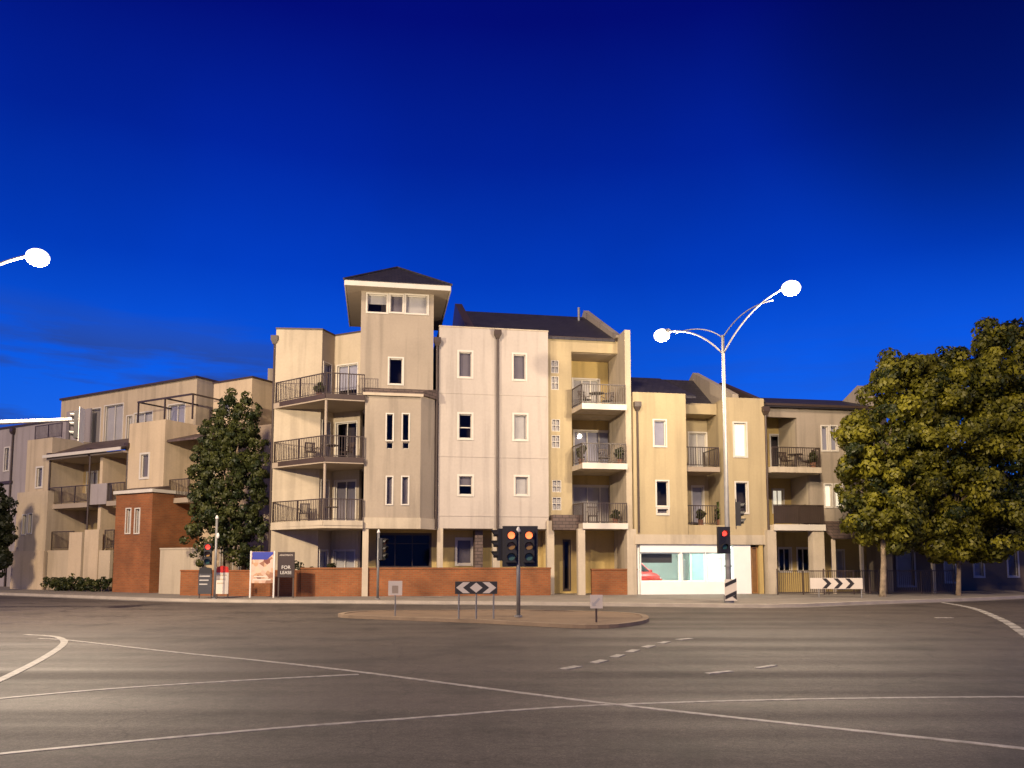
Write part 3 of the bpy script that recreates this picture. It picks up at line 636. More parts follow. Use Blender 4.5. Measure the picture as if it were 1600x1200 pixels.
# lower house beyond, half lost behind the trees
LH = Seg(FR.pt(c2+.1, 2.2, 0), A95)
lh = thing('house', 'low dim house with tall narrow windows behind the big tree beside the side street', 'house', (LH.p.x, LH.p.y, .1), A95)
e_ = LH.S(1640)
lr = [(LH.S(1402, 880), LH.S(1428, 880), .4, 2.5), (LH.S(1476, 880), LH.S(1492, 880), .6, 2.6), (LH.S(1522, 880), LH.S(1536, 880), .9, 3.0), (LH.S(1575, 880), LH.S(1590, 880), .9, 3.0)]
MB().wall(LH, 0, e_, .1, 5.6, .25, lr).sb(LH, 0, .25, .25, 7, .1, 5.6).build('wall', mk('brown_render', (.17, .125, .085), .85, .1, .6), lh)
MB().sb(LH, .3, e_, .9, 1, .1, 5.5).build('interior_wall', DARK, lh)
for i, r in enumerate(lr): window(lh, LH, r, 0, .09, [BLIND_P, BLIND_P, BLIND_L, BLIND_G][i], 1, (), name='window')
gable_roof(lh, LH, -.2, e_+.3, 0, 5.6, 4, 7.4, 8, over=.5)
# ================================================================== LEFT TERRACE
AL = R(-29.2)
LL = Seg((-20.5, 43.0), AL)
lt = thing('terrace_building', 'three-storey cream terrace with an orange brick bay, receding along the side street', 'terrace building', (LL.p.x, LL.p.y, .1), AL)
def F_(seg, px, py): return seg.Z(px, py)
G1, G2 = LL.Z(110, 787), LL.Z(110, 705)            # balcony level, eaves level on the terrace
# bay with orange brick base
s0, s1 = LL.S(201, 700), LL.S(257, 700); zt = LL.Z(229, 659); zb = LL.Z(229, 768)
op = LL.rect(220, 710, 232, 746)
m = MB().wall(LL, s0, s1, zb, zt, .22, [op]).sb(LL, s1-.22, s1, .22, 5.0, zb, zt).sb(LL, s0, s0+.22, .22, 2.6, zb, zt).sb(LL, s0+.22, s1-.22, .22, 5.0, zt-1.1, zt-.9); m.build('wall', TERRACE, lt)
window(lt, LL, op, 0, .10, BLIND_G); MB().sb(LL, s0+.25, s1-.25, .8, .9, zb, zt-1.1).build('interior_wall', DARK, lt)
LBk = LL.off(-.95); k0, k1 = LBk.S(179, 840), LBk.S(236, 840)
sl = rects(LBk, [(197, 795, 204, 833), (211, 795, 218, 833)])
zk = LBk.Z(208, 771)
m = MB().wall(LBk, k0, k1, .1, zk, .22, sl).sb(LBk, k1-.22, k1, .22, 4.3, .1, zk).sb(LBk, k0, k0+.22, .22, 2.5, .1, zk).sb(LBk, k0+.22, k1-.22, .22, .95, zk-.2, zk-.01); m.build('brick_bay', BRICK, lt)
for r in sl: window(lt, LBk, r, 0, .05, BLIND_P, 1, (), fw=.02)
MB().sb(LBk, k0+.25, k1-.25, .6, .7, .1, zk-.3).build('interior_wall', DARK, lt)
MB().sb(LBk, k0-.1, k1+.12, -.12, 4.35, zk+.002, zk+.17).build('cornice', TRIM, lt)
MB().profile(LBk, k0-.06, k1+.08, [(-.08, zk+.172), (.98, zk+.42), (.98, zk+.172)]).build('ledge_roof', BROWNTILE, lt)
downpipe(lt, LL, s0-.08, .03, zb+.2, LL.Z(205, 702), .06)
# end bay at the far left
h0, h1 = LL.S(41, 730), LL.S(80, 730); ht = LL.Z(60, 686); hb = LL.Z(60, 772)
op = LL.rect(57, 731, 66, 761)
m = MB().wall(LL, h0, h1, hb, ht, .22, [op]).sb(LL, h1-.22, h1, .22, 2.4, hb, ht).sb(LL, h0, h0+.22, .22, 5, hb, ht); m.build('wall', TERRACE_B, lt); window(lt, LL, op, 0, .09, BLIND_G)
LA = LL.off(-.45); j0, j1 = LA.S(24, 830), LA.S(72, 830)
sl = rects(LA, [(35, 805, 41, 835), (44, 803, 50, 833)])
m = MB().wall(LA, j0, j1, .1, hb+.1, .22, sl).sb(LA, j1-.22, j1, .22, 2.6, .1, hb+.1).sb(LA, j0, j1, .22, .46, hb, hb+.1); m.build('wall', TERRACE_B, lt)
for r in sl: window(lt, LA, r, 0, .05, BLIND_P, 1, (), fw=.02)
MB().sb(LA, j0-.06, j1+.06, -.1, -.004, .1, LA.Z(48, 861)).build('plinth', TERRACE, lt)
MB().sb(LL, h0+.25, h1-.25, .8, .9, .1, ht-.2).build('interior_wall', DARK, lt)
downpipe(lt, LL, h1+.02, -.08, .1, LL.Z(82, 718), .06)
# recessed middle with two balconies under a lean-to roof
LR = LL.off(2.0)
zw = LL.Z(150, 706)
d1 = LR.rect(136, 728, 152, 772); d2 = LR.rect(86, 832, 112, 862)
dd = [(d1[0], d1[1], G1+.05, G1+2.1), (LR.S(100, 850), LR.S(112, 850), .6, 2.4), (LR.S(176, 850), LR.S(186, 850), .6, 2.4)]
MB().wall(LR, h1-.3, s0+.3, .1, zw+.1, .2, dd).build('wall', TERRACE_C, lt)
for r in dd: window(lt, LR, r, 0, .06, BLIND_P, 1, (('v', .5),), name='door')
MB().sb(LR, h1, s0+.2, .8, .9, .1, zw).build('interior_wall', DARK, lt)
v0, v1 = LL.S(150, 780), LL.S(166, 780)
MB().sb(LL, v0, v0+.25, .15, 1.99, .1, zw).build('divider_wall', TERRACE, lt)
MB().sb(LL, v0-.55, v0+1.15, -.16, .145, G1-.15, G1+1.0).build('parapet_panel', GREYWALL, lt)
for a, b in ((h1+.05, v0-.56), (v0+1.16, s0-.05)):
    o = balcony(lt, [LL.pt(a, -.15, 0), LL.pt(b, -.15, 0), LL.pt(b, 1.99, 0), LL.pt(a, 1.99, 0)], G1, .26, [LL.pt(a, -.1, 0), LL.pt(b, -.1, 0)], 1.0, SOFFIT)
MB().profile(LL, h1-.1, s0-.03, [(-.42, zw+.02), (2.3, zw+1.12), (2.3, zw+1.0), (-.42, zw-.09)]).build('roof', BROWNTILE, lt)
MB().sb(LL, h1-.1, s0-.03, -.5, -.43, zw-.14, zw+.03).build('fascia', TRIM, lt)
MB().sb(LL, h1, s0-.05, -.3, 1.99, zw-.25, zw-.13).build('soffit', SOFFIT, lt)
for t in (v0-.35,): downpipe(lt, LL, t, -.22, .1, zw-.2, .055)
# front garden walls of the middle
MB().sb(LL, LL.S(116, 870), LL.S(136, 870), -.35, -.1, .1, LL.Z(126, 832)).build('garden_wall', TERRACE, lt)
MB().sb(LL, LL.S(140, 870), LL.S(162, 870), -.35, -.1, .1, LL.Z(150, 828)).build('garden_wall', TERRACE, lt)
MB().sb(LL, LL.S(80, 870), LL.S(115.6, 870), -.30, -.12, .1, LL.Z(100, 860)).build('garden_wall', TERRACE_B, lt)
MB().sb(LL, LL.S(162.5, 870), LL.S(180, 870), -.30, -.12, .1, LL.Z(170, 860)).build('garden_wall', TERRACE_B, lt)
for a, b in ((80, 115), (163, 178)):
    g = LL.off(-.2); t = g.S(a, 850); railing_mesh([g.pt(t, 0, 0), g.pt(g.S(b, 850), 0, 0)], LL.Z(100, 859), 1.05).build('railing', RAIL, lt)
# set back top floor with pergola
LU = LL.off(2.8)
q0, q1 = LU.S(95, 650), LU.S(306, 650); qt = LU.Z(306, 591)
top = [((163, 633, 192, 684), BLIND_P, .97), ((198, 650, 207, 684), BLIND_P, 1), ((210, 645, 238, 676), BLIND_P, .5), ((263, 632, 289, 664), BLIND_L, 1), ((126, 640, 157, 685), GREYWALL, 1)]
tb = zw+.9; ops = []
for q in top: r = LU.rect(*q[0]); ops.append((r[0], r[1], tb+.15, r[3]))
m = MB().wall(LU, q0, q1, tb, qt, .22, ops).sb(LU, q1-.22, q1, .22, 5, tb, qt); m.build('wall', TERRACE_B, lt)
for r, q in zip(ops, top): window(lt, LU, r, 0, .06, q[1], q[2], (('v', .5),))
MB().sb(LU, q0, q1-.3, .8, .9, tb, qt-.2).build('interior_wall', DARK, lt); MB().sb(LU, q0-.06, q1+.06, -.12, 6, qt, qt+.12).build('parapet_cap', BROWN, lt)
MB().sb(LL, h1, q1-.1, 2.0, 2.79, tb-.3, tb-.04).build('floor_slab', SOFFIT, lt)
pz_ = LL.Z(280, 612); m = MB()
pA, pB = LL.S(200, 640), LL.S(285, 640)
for t in np.linspace(pA, pB, 3):
    m.sb(LL, t-.035, t+.035, .6, .67, tb+.02 if t < s0 else zt, pz_); m.sb(LL, t-.03, t+.03, .67, 2.78, pz_-.08, pz_)
m.sb(LL, pA, pB, .55, .6, pz_-.1, pz_); m.build('pergola', RAIL, lt)
railing_mesh([LL.pt(h0+.2, .3, 0), LL.pt(h1+.4, .3, 0)], ht, .9).build('railing', RAIL, lt)
MB().sb(LL, h0-.3, h0+2.2, 2.5, 2.6, ht-.3, ht+2.2).build('privacy_screen', GREYWALL, lt)
# return walls behind the bay, toward the street tree
rb = [(LL.S(284, 850)+.6, LL.S(284, 850)+1.5, .3, 2.4), (LL.S(284, 850)+2.0, LL.S(284, 850)+2.9, .3, 2.4), (s1+.5, s1+1.5, G1+.05, G1+2.1)]
MB().wall(LR, s1-.2, s1+6.0, .1, tb, .2, rb).build('wall', TERRACE, lt)
for r in rb: window(lt, LR, r, 0, .08, None, 1, (('v', .5),), name='door')
MB().sb(LR, s1, s1+6, .8, .9, .1, tb-.2).build('interior_wall', DARK, lt)
balcony(lt, [LL.pt(s1+.01, .3, 0), LL.pt(s1+1.6, .3, 0), LL.pt(s1+1.6, 1.99, 0), LL.pt(s1+.01, 1.99, 0)], G1, .26, [LL.pt(s1+.04, .35, 0), LL.pt(s1+1.57, .35, 0), LL.pt(s1+1.57, 1.95, 0)], 1.0, SOFFIT)
MB().profile(LL, s1+.02, s1+4.2, [(.1, zt-1.1), (1.98, zt-.5), (1.98, zt-.62), (.1, zt-1.22)]).build('awning_roof', BROWNTILE, lt)
# linking block next to the corner building
ck = at(391, 750, 42.2); ce = (Vector((ck.x, ck.y))-LL.p).dot(LL.n); LK = LL.off(ce)
n0, n1 = LK.S(331, 700), LK.S(391, 700); nt_ = LK.Z(391, 591)
op = LK.rect(344, 630, 358, 650)
m = MB().wall(LK, n0, n1, .1, nt_, .22, [op]).sb(LK, n1-.22, n1, .22, 7, .1, nt_).sb(LK, n0, n0+.22, .22, 5, .1, nt_); m.build('wall', TERRACE, lt); window(lt, LK, op, 0, .08, BLIND_L)
MB().sb(LK, n0+.25, n1-.25, .8, .9, .1, nt_-.1).build('interior_wall', DARK, lt); MB().sb(LK, n0-.06, n1+.06, -.05, 7.05, nt_, nt_+.1).build('parapet_cap', BROWN, lt)
gk = Seg(LK.pt(n1, .4, 0), A95)
MB().sb(gk, -.3, 4.2, .3, .6, F1-.34, F1-.02).build('link_beam', CONC, lt)
MB().sb(gk, .2, 3.5, 3.2, 3.4, .1, nt_-.6).build('wall', GREYWALL, lt)
MB().sb(LL, h0, s1+6.5, 7.6, 7.8, .1, qt-.2).build('rear_wall', TERRACE_B, lt)
# neighbour beyond the left end
LN = LL.off(2.2); n1_ = LN.S(27, 740); nn = LN.S(-60, 740)
nb = thing('terrace_building', 'dim bluish grey terrace end beyond the cream terrace, under the white signal arm', 'terrace building', (LN.pt(nn, 0, 0).x, LN.pt(nn, 0, 0).y, .1), AL)
op = [LN.rect(31-24, 700, 38-24, 735)]
zz = LN.Z(20, 668)
MB().wall(LN, nn, h0+.2, .1, zz, .22, op).build('wall', GREYWALL, nb); window(nb, LN, op[0], 0, .08, BLIND_G); MB().sb(LN, nn+.2, h0, .8, .9, .1, zz-.1).build('interior_wall', DARK, nb)
MB().sb(LN, nn, h0+.2, -.1, .3, zz, zz+.1).build('parapet_cap', BROWN, nb)
downpipe(nb, LN, LN.S(21, 700), -.08, .1, LN.Z(20, 678), .06)
MB().sb(LN, nn, LN.S(21, 735), -.12, -.005, LN.Z(10, 756), LN.Z(10, 752)).build('string_course', BROWN, nb)
# ================================================================== GROUND
struct(MB().box(-900, 900, -300, 1500, -.5, -.02).build('ground', mk('far_ground', (.06, .055, .05), .9, .2, .05)))
struct(MB().box(-160, 160, -40, 160, -.015, 0).build('road', ASPH))
def arc(pts, n=8):
    """polyline with rounded corners"""
    out = [pts[0]]
    for a, b, c in zip(pts[:-2], pts[1:-1], pts[2:]):
        a, b, c = Vector(a), Vector(b), Vector(c); r = min((a-b).length, (c-b).length)*.45
        p0, p1 = b+(a-b).normalized()*r, b+(c-b).normalized()*r
        for i in range(n+1): t = i/n; out.append(tuple(p0*(1-t)**2+b*2*t*(1-t)+p1*t*t))
    out.append(pts[-1]); return [tuple(q) for q in out]
kl = arc([(-78, 70.2), (-23.0, 39.4), (-13.2, 33.2), (-5, 32.2), (4.0, 30.3), (9.4, 28.9), (13.0, 31.2), (22.5, 36.2), (34, 46), (70, 84)])
far = [(70, 150), (-140, 150), (-140, 105)]
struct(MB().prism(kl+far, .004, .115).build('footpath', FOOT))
def ribbon(pts, w, z0, z1, name, mat, closed=False):
    P_ = [Vector(q) for q in pts]; Lf, Rt = [], []
    for i, q in enumerate(P_):
        a = P_[i-1] if i > 0 else (P_[-1] if closed else q); b = P_[(i+1) % len(P_)] if (i < len(P_)-1 or closed) else q
        d = (b-a).normalized(); n = Vector((-d.y, d.x)); Lf.append(q+n*w/2); Rt.append(q-n*w/2)
    m = MB(); k = len(P_)
    vs = [(v.x, v.y, z) for z in (z0, z1) for v in Lf+Rt]
    fs = []
    for i in range(k if closed else k-1):
        j = (i+1) % k
        fs += [(i+2*k, i+3*k, j+3*k, j+2*k), (i, j, j+2*k, i+2*k), (j+k, i+k, i+3*k, j+3*k)]
    if not closed: fs += [(0, k, 3*k, 2*k)[::-1], (k-1, 2*k-1, 4*k-1, 3*k-1)]
    m.add(vs, [tuple(reversed(f)) for f in fs]); return m.build(name, mat)
kk = [(Vector(q)+Vector((0, -.07))) for q in kl]
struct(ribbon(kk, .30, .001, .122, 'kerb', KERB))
ch = [(Vector(q)+Vector((0, -.42))) for q in kl]
struct(ribbon(ch, .42, .0005, .012, 'gutter', mk('gutter_concrete', (.17, .15, .13), .8, .15, 1.5)))
# traffic island
isl = arc([gnd(760, 974, 0), gnd(520, 965, 0), gnd(560, 958.5, 0), gnd(840, 957, 0), gnd(1004, 962, 0), gnd(1012, 974, 0), gnd(940, 984, 0), gnd(760, 974, 0)], 6)[:-1]
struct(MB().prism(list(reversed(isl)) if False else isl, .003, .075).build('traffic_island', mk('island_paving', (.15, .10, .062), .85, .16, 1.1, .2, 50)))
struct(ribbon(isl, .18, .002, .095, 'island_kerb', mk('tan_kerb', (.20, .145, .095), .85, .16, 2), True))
# painted lines
def line(pxs, w=.12, name='line_marking'):
    pts = [Vector(gnd(*q)) for q in pxs]; P_ = []
    for i in range(len(pts)-1):
        a, b = pts[max(i-1, 0)], pts[i]; c, d = pts[i+1], pts[min(i+2, len(pts)-1)]
        for k in range(10):
            t = k/10; P_.append(.5*((2*b)+(c-a)*t+(2*a-5*b+4*c-d)*t*t+(3*b-a-3*c+d)*t**3))
    P_.append(pts[-1])
    return P_
PZ = [.0046]
def paint(pxs, w=.12, dash=None):
    P_ = line(pxs); PZ[0] += .0011; zt = PZ[0]
    if not dash: struct(ribbon(P_, w, .0006, zt, 'line_marking', LINE)); return
    on, off_ = dash; d = 0; cur = []; state = True; lim = on
    fine = []
    for a, b in zip(P_[:-1], P_[1:]):
        n = max(1, int((b-a).length/.05)); fine += [a+(b-a)*(i/n) for i in range(n)]
    for a, b in zip(fine[:-1], fine[1:]):
        if state: cur.append(a)
        d += (b-a).length
        if d >= lim:
            if state and len(cur) > 1: struct(ribbon(cur[::3]+[cur[-1]] if len(cur) > 4 else cur, w, .0006, zt, 'line_marking', LINE))
            cur = []; state = not state; d = 0; lim = on if state else off_
paint([(-160, 1199), (0, 1178.5), (400, 1141), (650, 1122), (910, 1103.5), (1250, 1093), (1600, 1089), (1900, 1090)], .075)
paint([(-200, 1112), (0, 1092), (170, 1077), (370, 1064), (560, 1054)], .085)
paint([(60, 998), (110, 1001), (260, 1018), (420, 1034), (560, 1050), (760, 1076), (960, 1101), (1270, 1135), (1580, 1168), (1800, 1192)], .085)
paint([(-60, 1088), (0, 1063), (60, 1033), (92, 1013), (100, 1002), (84, 995), (40, 992)], .13)
paint([(880, 1046), (940, 1033), (1000, 1014), (1060, 1000), (1130, 995)], .16, (.45, .38))
paint([(1462, 940), (1518, 950), (1566, 969), (1600, 990), (1640, 1020)], .22, (.9, .25))
paint([(1105, 1053), (1180, 1045), (1250, 1033)], .10, (.5, .5))
paint([(1462, 965.5), (1488, 965.5)], .16)
# ================================================================== WALLS, FENCES
def wall_thing(name, a, b, z1, th, mat, label, cat, cap=None, z0=.1):
    g, L_ = seg2(a, b); o = MB().sb(g, 0, L_, 0, th, z0, z1).build(name, mat, None, loc=(a[0], a[1], z0), rotz=g.a)
    tag(o, label, cat)
    if cap:
        MB().sb(g, -.02, L_+.02, -.03, th+.03, z1, z1+.07).build('coping', cap, o)
    return o
wA, wB = Vector(at(470, 900, 36.2)[:2]), Vector(M.pt(M.S(853, 900), -1.1, 0)[:2])
ztop = at(660, 889, 37.0).z
wall_thing('brick_wall', wA, wB, ztop, .22, BRICK, 'long red brick garden wall below the white facade and behind the chevron sign', 'brick wall', BRICK)
w0 = Vector(at(282, 900, 37.6)[:2])
wall_thing('brick_wall', w0, wA+Vector((-.02, .01)), at(400, 893, 36.6).z, .22, BRICK, 'lower red brick garden wall at the foot of the dark column tree', 'brick wall', BRICK)
wall_thing('brick_wall', M.pt(M.S(917, 900), -.95, 0), M.pt(M.S(986, 900), -.95, 0), at(950, 891, 38).z, .22, BRICK, 'short red brick wall between two cream columns beside the shop', 'brick wall', BRICK)
wall_thing('garden_wall', at(250, 870, 39.9), at(316, 870, 38.4), at(290, 858, 39).z, .25, CREAMWALL, 'low cream rendered garden wall right of the orange brick bay', 'garden wall', CONC)
def iron_fence(a, b, label, h=1.15):
    g, L_ = seg2(a, b); o = thing('iron_fence', label, 'fence', (a[0], a[1], .115), g.a)
    railing_mesh([a, b], .115, h, .105, .010).build('railing', BROWN, o)
    for i in range(int(L_/2.4)+1): MB().tube([g.pt(min(i*2.4, L_), 0, .115), g.pt(min(i*2.4, L_), 0, .115+h+.08)], .035, 8).build('fence_post', BROWN, o)
    return o
ff = FR.off(-1.9)
iron_fence(ff.pt(ff.S(1214, 890), 0, 0), ff.pt(ff.S(1372, 890), 0, 0), 'dark iron picket fence in front of the brownish block, left of the mottled trunk')
iron_fence(ff.pt(ff.S(1386, 890), 0, 0), ff.pt(ff.S(1490, 890), 0, 0), 'dark iron picket fence under the tree crowns, right of the mottled trunk')
# ================================================================== STREET LIGHTS AND SIGNALS
def luminaire(par, pos, direction, power):
    d = Vector((direction[0], direction[1], 0)).normalized(); a = math.atan2(d.y, d.x); g = Seg((pos.x, pos.y), a); z = pos.z
    o = MB().hexa([g.pt(t, e, z+.02) for t, e in ((-.38, -.16), (.30, -.17), (.30, .17), (-.38, .16))]+[g.pt(t, e, z+.17) for t, e in ((-.36, -.07), (.20, -.10), (.20, .10), (-.36, .07))]).build('lamp_head', STEEL, par)
    MB().ball((pos.x, pos.y, z-.03), .33, .33, .26).build('lamp_bowl', LAMPGLOW, o, True)
    l = bpy.data.lights.new('street_light', 'POINT'); l.energy = power; l.color = (1.0, .80, .56); l.shadow_soft_size = .16
    lo = bpy.data.objects.new('light_source', l); C.objects.link(lo); lo.parent = par; lo.location = world_mat(par).inverted() @ Vector((pos.x, pos.y, z-.50))
def curve3(a, b, c, n=14): return [a*(1-t)**2+b*2*t*(1-t)+c*t*t for t in [i/n for i in range(n+1)]]
base = Vector((*at(1139, 940, 30.4)[:2], .115)); topz = at(1127, 524, 30.4).z
sl_ = thing('street_lamp', 'tall white street lamp post with two curved arms standing before the shop', 'street lamp', base)
MB().tube([base, base+Vector((0, 0, 1.2)), Vector((base.x, base.y, topz))], [.115, .105, .055], 14).build('pole', STEEL, sl_, True)
MB().tube([base, base+Vector((0, 0, .30))], .19, 14).tube([base+Vector((0, 0, 1.35)), base+Vector((0, 0, 1.40))], .15, 14).build('base_plate', STEEL, sl_)
for px, py, Y, pw in ((1034, 523, 32.4, LAMP_W*.32), (1236, 449, 27.2, LAMP_W)):
    q = at(px, py, Y); a = Vector((base.x, base.y, topz-.75)); b = Vector((base.x+(q.x-base.x)*.42, base.y+(q.y-base.y)*.42, q.z+.08)); c = q+Vector((0, 0, .08))
    MB().tube(curve3(a, b, c), .03, 8).build('arm', STEEL, sl_, True)
    a2 = Vector((base.x, base.y, topz-.1)); MB().tube(curve3(a2, Vector((base.x+(q.x-base.x)*.3, base.y+(q.y-base.y)*.3, q.z+.06)), a.lerp(c, .75)+Vector((0, 0, .12 if py < 500 else .2))), .022, 8).build('stay', STEEL, sl_, True)
    luminaire(sl_, q, q-base, pw)
# joint-use mast on the near side street, out of frame to the left; its lamp and signal arm reach into view
mb = Vector((-18.4, 25.5, .115)); lamp_l = at(59, 401, 23.4)
ml = thing('street_lamp', 'white street lamp whose single lamp glares high at the left edge', 'street lamp', mb)
MB().tube([mb, Vector((mb.x, mb.y, lamp_l.z+.3))], [.17, .09], 14).build('pole', STEEL, ml, True)
MB().tube(curve3(Vector((mb.x, mb.y, lamp_l.z-.6)), Vector((mb.x+1.5, mb.y-.8, lamp_l.z+.3)), lamp_l+Vector((0, 0, .08))), .05, 8).build('arm', STEEL, ml, True)
luminaire(ml, lamp_l, lamp_l-mb, LAMP_W*2.3)
hd = at(127, 662, 26.0)
MB().tube([Vector((mb.x, mb.y, hd.z-.25)), at(0, 660, 25.8), at(127, 655, 26.0)], [.10, .075, .06], 12).build('mast_arm', WHITEPAINT, ml, True)
struct(MB().prism([(-24, 26.6), (-17.2, 26.6), (-17.0, 24.6), (-24, 24.2)], .003, .115).build('corner_island', FOOT))
def signal_parts(par, c, yaw, lit=None, aspects=3, plate=True, w=.30, pitch=.30, mats=None, white=False):
    """a signal head: housing, back plate, lenses and hoods; c its centre, facing local -Y turned by yaw"""
    g = Seg((c.x, c.y), yaw); H = aspects*pitch
    MB().sb(g, -w/2, w/2, -.06, .12, c.z-H/2, c.z+H/2).build('housing', BLACK, par)
    if plate:
        MB().sb(g, -w/2-.10, w/2+.10, .121, .131, c.z-H/2-.12, c.z+H/2+.12).build('back_plate', WHITEPAINT if white else BLACK, par)
    for k in range(aspects):
        z = c.z+H/2-pitch*(k+.5); o = g.pt(0, -.06, z); f = -g.n
        mt = (mats or [REDON, mk('amber_lens', (.16, .08, .02), .25), mk('green_lens', (.03, .09, .08), .25)])[k]
        if k != lit and mt in (REDON, AMBERON): mt = mk('red_lens', (.12, .015, .01), .25)
        MB().disc(o-Vector((f.x, f.y, 0))*.01, (f.x, f.y, 0), .098, .025, 18).build('lens', mt, par)
        m = MB(); n = 14; L0 = .19; vs = []
        for r_ in (.112, .120):
            for d_ in (0, L0):
                for i in range(n+1):
                    th = R(-35)+R(250)*i/n; q = o+Vector((f.x, f.y, 0))*d_*(1 if d_ == 0 else .55+.45*max(0, math.sin(th))); s = Vector((g.u.x, g.u.y, 0))*math.cos(th)*r_+Vector((0, 0, math.sin(th)*r_)); vs.append(q+s)
        K = n+1; fs = []
        for i in range(n): fs += [(i, i+1, K+i+1, K+i), (2*K+i+1, 2*K+i, 3*K+i, 3*K+i+1), (K+i, K+i+1, 3*K+i+1, 3*K+i)]
        m.add(vs, fs).build('hood', BLACK, par)
def signal(c, yaw, label, **kw):
    o = thing('traffic_signal', label, 'traffic signal', c, yaw, 'traffic signals'); signal_parts(o, Vector(c), yaw, **kw); return o
def pole(a, z1, r, label, name='signal_pole', mat=STEEL, cap=True, z0=.115):
    o = thing(name, label, 'pole', (a[0], a[1], z0)); MB().tube([(a[0], a[1], z0), (a[0], a[1], z1)], r, 12).build('post', mat, o, True)
    if cap: MB().tube([(a[0], a[1], z1), (a[0], a[1], z1+.05), (a[0], a[1], z1+.16)], [r*1.35, r*1.35, r*.4], 12).build('finial', WHITEPAINT, o, True)
    MB().tube([(a[0], a[1], z0), (a[0], a[1], z0+.05)], r*2, 12).build('base_plate', mat, o)
    return o
ORL = [AMBERON, mk('amber_lens', (.30, .17, .05), .3), mk('teal_lens', (.05, .12, .11), .3)]
Yi = 22.4; pm = at(810, 966, Yi)
pole(pm[:2], at(810, 832, Yi).z, .055, 'slim white signal pole on the traffic island carrying the paired signals', z0=.10)
signal(at(799, 853.5, Yi-.12), 0, 'island traffic signal, the left one of the two that face the road', lit=0, mats=ORL)
signal(at(826.5, 853.5, Yi-.12), 0, 'island traffic signal, the right one of the two that face the road', lit=0, mats=ORL)
signal(at(780.5, 851, Yi+.25), R(-82), 'island traffic signal turned sideways so its hoods point left', lit=None, plate=False)
# on the lamp post
pp = at(1131, 844, 30.0); signal((pp.x, pp.y, pp.z), R(4), 'two-aspect red signal on the street lamp post before the shop', lit=0, aspects=2, pitch=.5, w=.46, plate=False, mats=[REDON, mk('green_lens', (.03, .09, .08), .25)])
pp = at(1155, 803, 30.4); signal((pp.x, pp.y, pp.z), R(72), 'black signal seen from the side, right of the street lamp post by the window', lit=None, plate=True)
# arm and left poles
pp = at(121, 664, 26.0); o = signal((pp.x, pp.y, pp.z), R(-80), 'overhead signal with white edged plate at the tip of the white arm', lit=None, plate=True, white=True)
pL = at(335, 935, 33.6); pole(pL[:2], at(334, 811, 33.6).z, .05, 'white signal pole with round cap before the dark column tree')
MB().ball(at(340.5, 837, 33.5), .06, .05, .12).build('push_button', WHITEPAINT, [x for x in C.objects if x.get('label', '').startswith('white signal pole with round')][0], True)
pp = at(325, 866, 33.6); signal((pp.x, pp.y, pp.z), R(10), 'small signal showing red beside the pole at the column tree', lit=0, plate=False)
pR = at(590, 938, 33.2); pole(pR[:2], at(590, 833, 33.2).z, .05, 'thin pale signal pole in front of the brick wall below the tower')
pp = at(598, 858, 33.2); signal((pp.x, pp.y, pp.z), R(70), 'small dark signal on the thin pole below the tower', lit=None, plate=False)
# ================================================================== SIGNS
def sheet(par, g, pts, e, mat, name, th=.004):
    return MB().fprofile(g, e-th, e, pts).build(name, mat, par)
def sign_base(name, label, cat, c, yaw=0): return thing(name, label, cat, c, yaw)
# island chevron board
Yc = 21.6; l0, l1 = at(711, 918, Yc), at(777, 918, Yc); zt_, zb_ = at(744, 908.5, Yc).z, at(744, 928, Yc).z
g = Seg((l0.x, Yc), 0); Wd = l1.x-l0.x; zm = (zt_+zb_)/2; hh = (zt_-zb_)/2
cb = sign_base('chevron_sign', 'black and white chevron board with a centre diamond on the traffic island', 'road sign', (l0.x+Wd/2, Yc, .10))
BW = mk('sign_white', (.56, .50, .42), .4, .03, 3); BB_ = mk('sign_black', (.02, .017, .015), .4, .05, 3)
MB().sb(g, 0, Wd, 0, .02, zb_, zt_).build('panel', BB_, cb)
cx = Wd/2
def chev(x0, x1, tip):   # white chevron; tip toward x0
    d = (x1-x0)
    return [(x0, zm), (x0+d*.5, zt_-.02), (x1, zt_-.02), (x1-d*.5, zm), (x1, zb_+.02), (x0+d*.5, zb_+.02)]
sheet(cb, g, chev(.03, .40, 0), -.001, BW, 'chevron_mark'); sheet(cb, g, [(Wd-a, z) for a, z in chev(.03, .40, 0)], -.001, BW, 'chevron_mark')
sheet(cb, g, [(cx-.17, zm), (cx, zt_-.03), (cx+.17, zm), (cx, zb_+.03)], -.001, BW, 'diamond_mark')
for t in (.10, Wd/2, Wd-.10): MB().tube([g.pt(t, .045, .10), g.pt(t, .045, zt_-.04)], .022, 8).build('post', STEEL, cb)
# keep left marker at the nose of the island
Yk = 20.3; kc = at(932, 940, Yk)
ks = sign_base('island_sign', 'small white square sign on a short post at the island nose', 'road sign', (kc.x, Yk, .10))
g = Seg((kc.x, Yk), R(8)); MB().sb(g, -.16, .16, 0, .012, kc.z-.17, kc.z+.17).build('panel', BW, ks); MB().tube([g.pt(0, .035, .10), g.pt(0, .035, kc.z+.12)], .026, 8).build('post', BROWN, ks)
ar = [(-.11, -.11), (.0, -.11), (-.035, -.075), (.10, .06), (.06, .10), (-.075, -.035), (-.11, 0)]
sheet(ks, g, [(a, kc.z+b) for a, b in ar], -.001, mk('sign_grey', (.40, .38, .36), .5, .05, 3), 'arrow_mark')
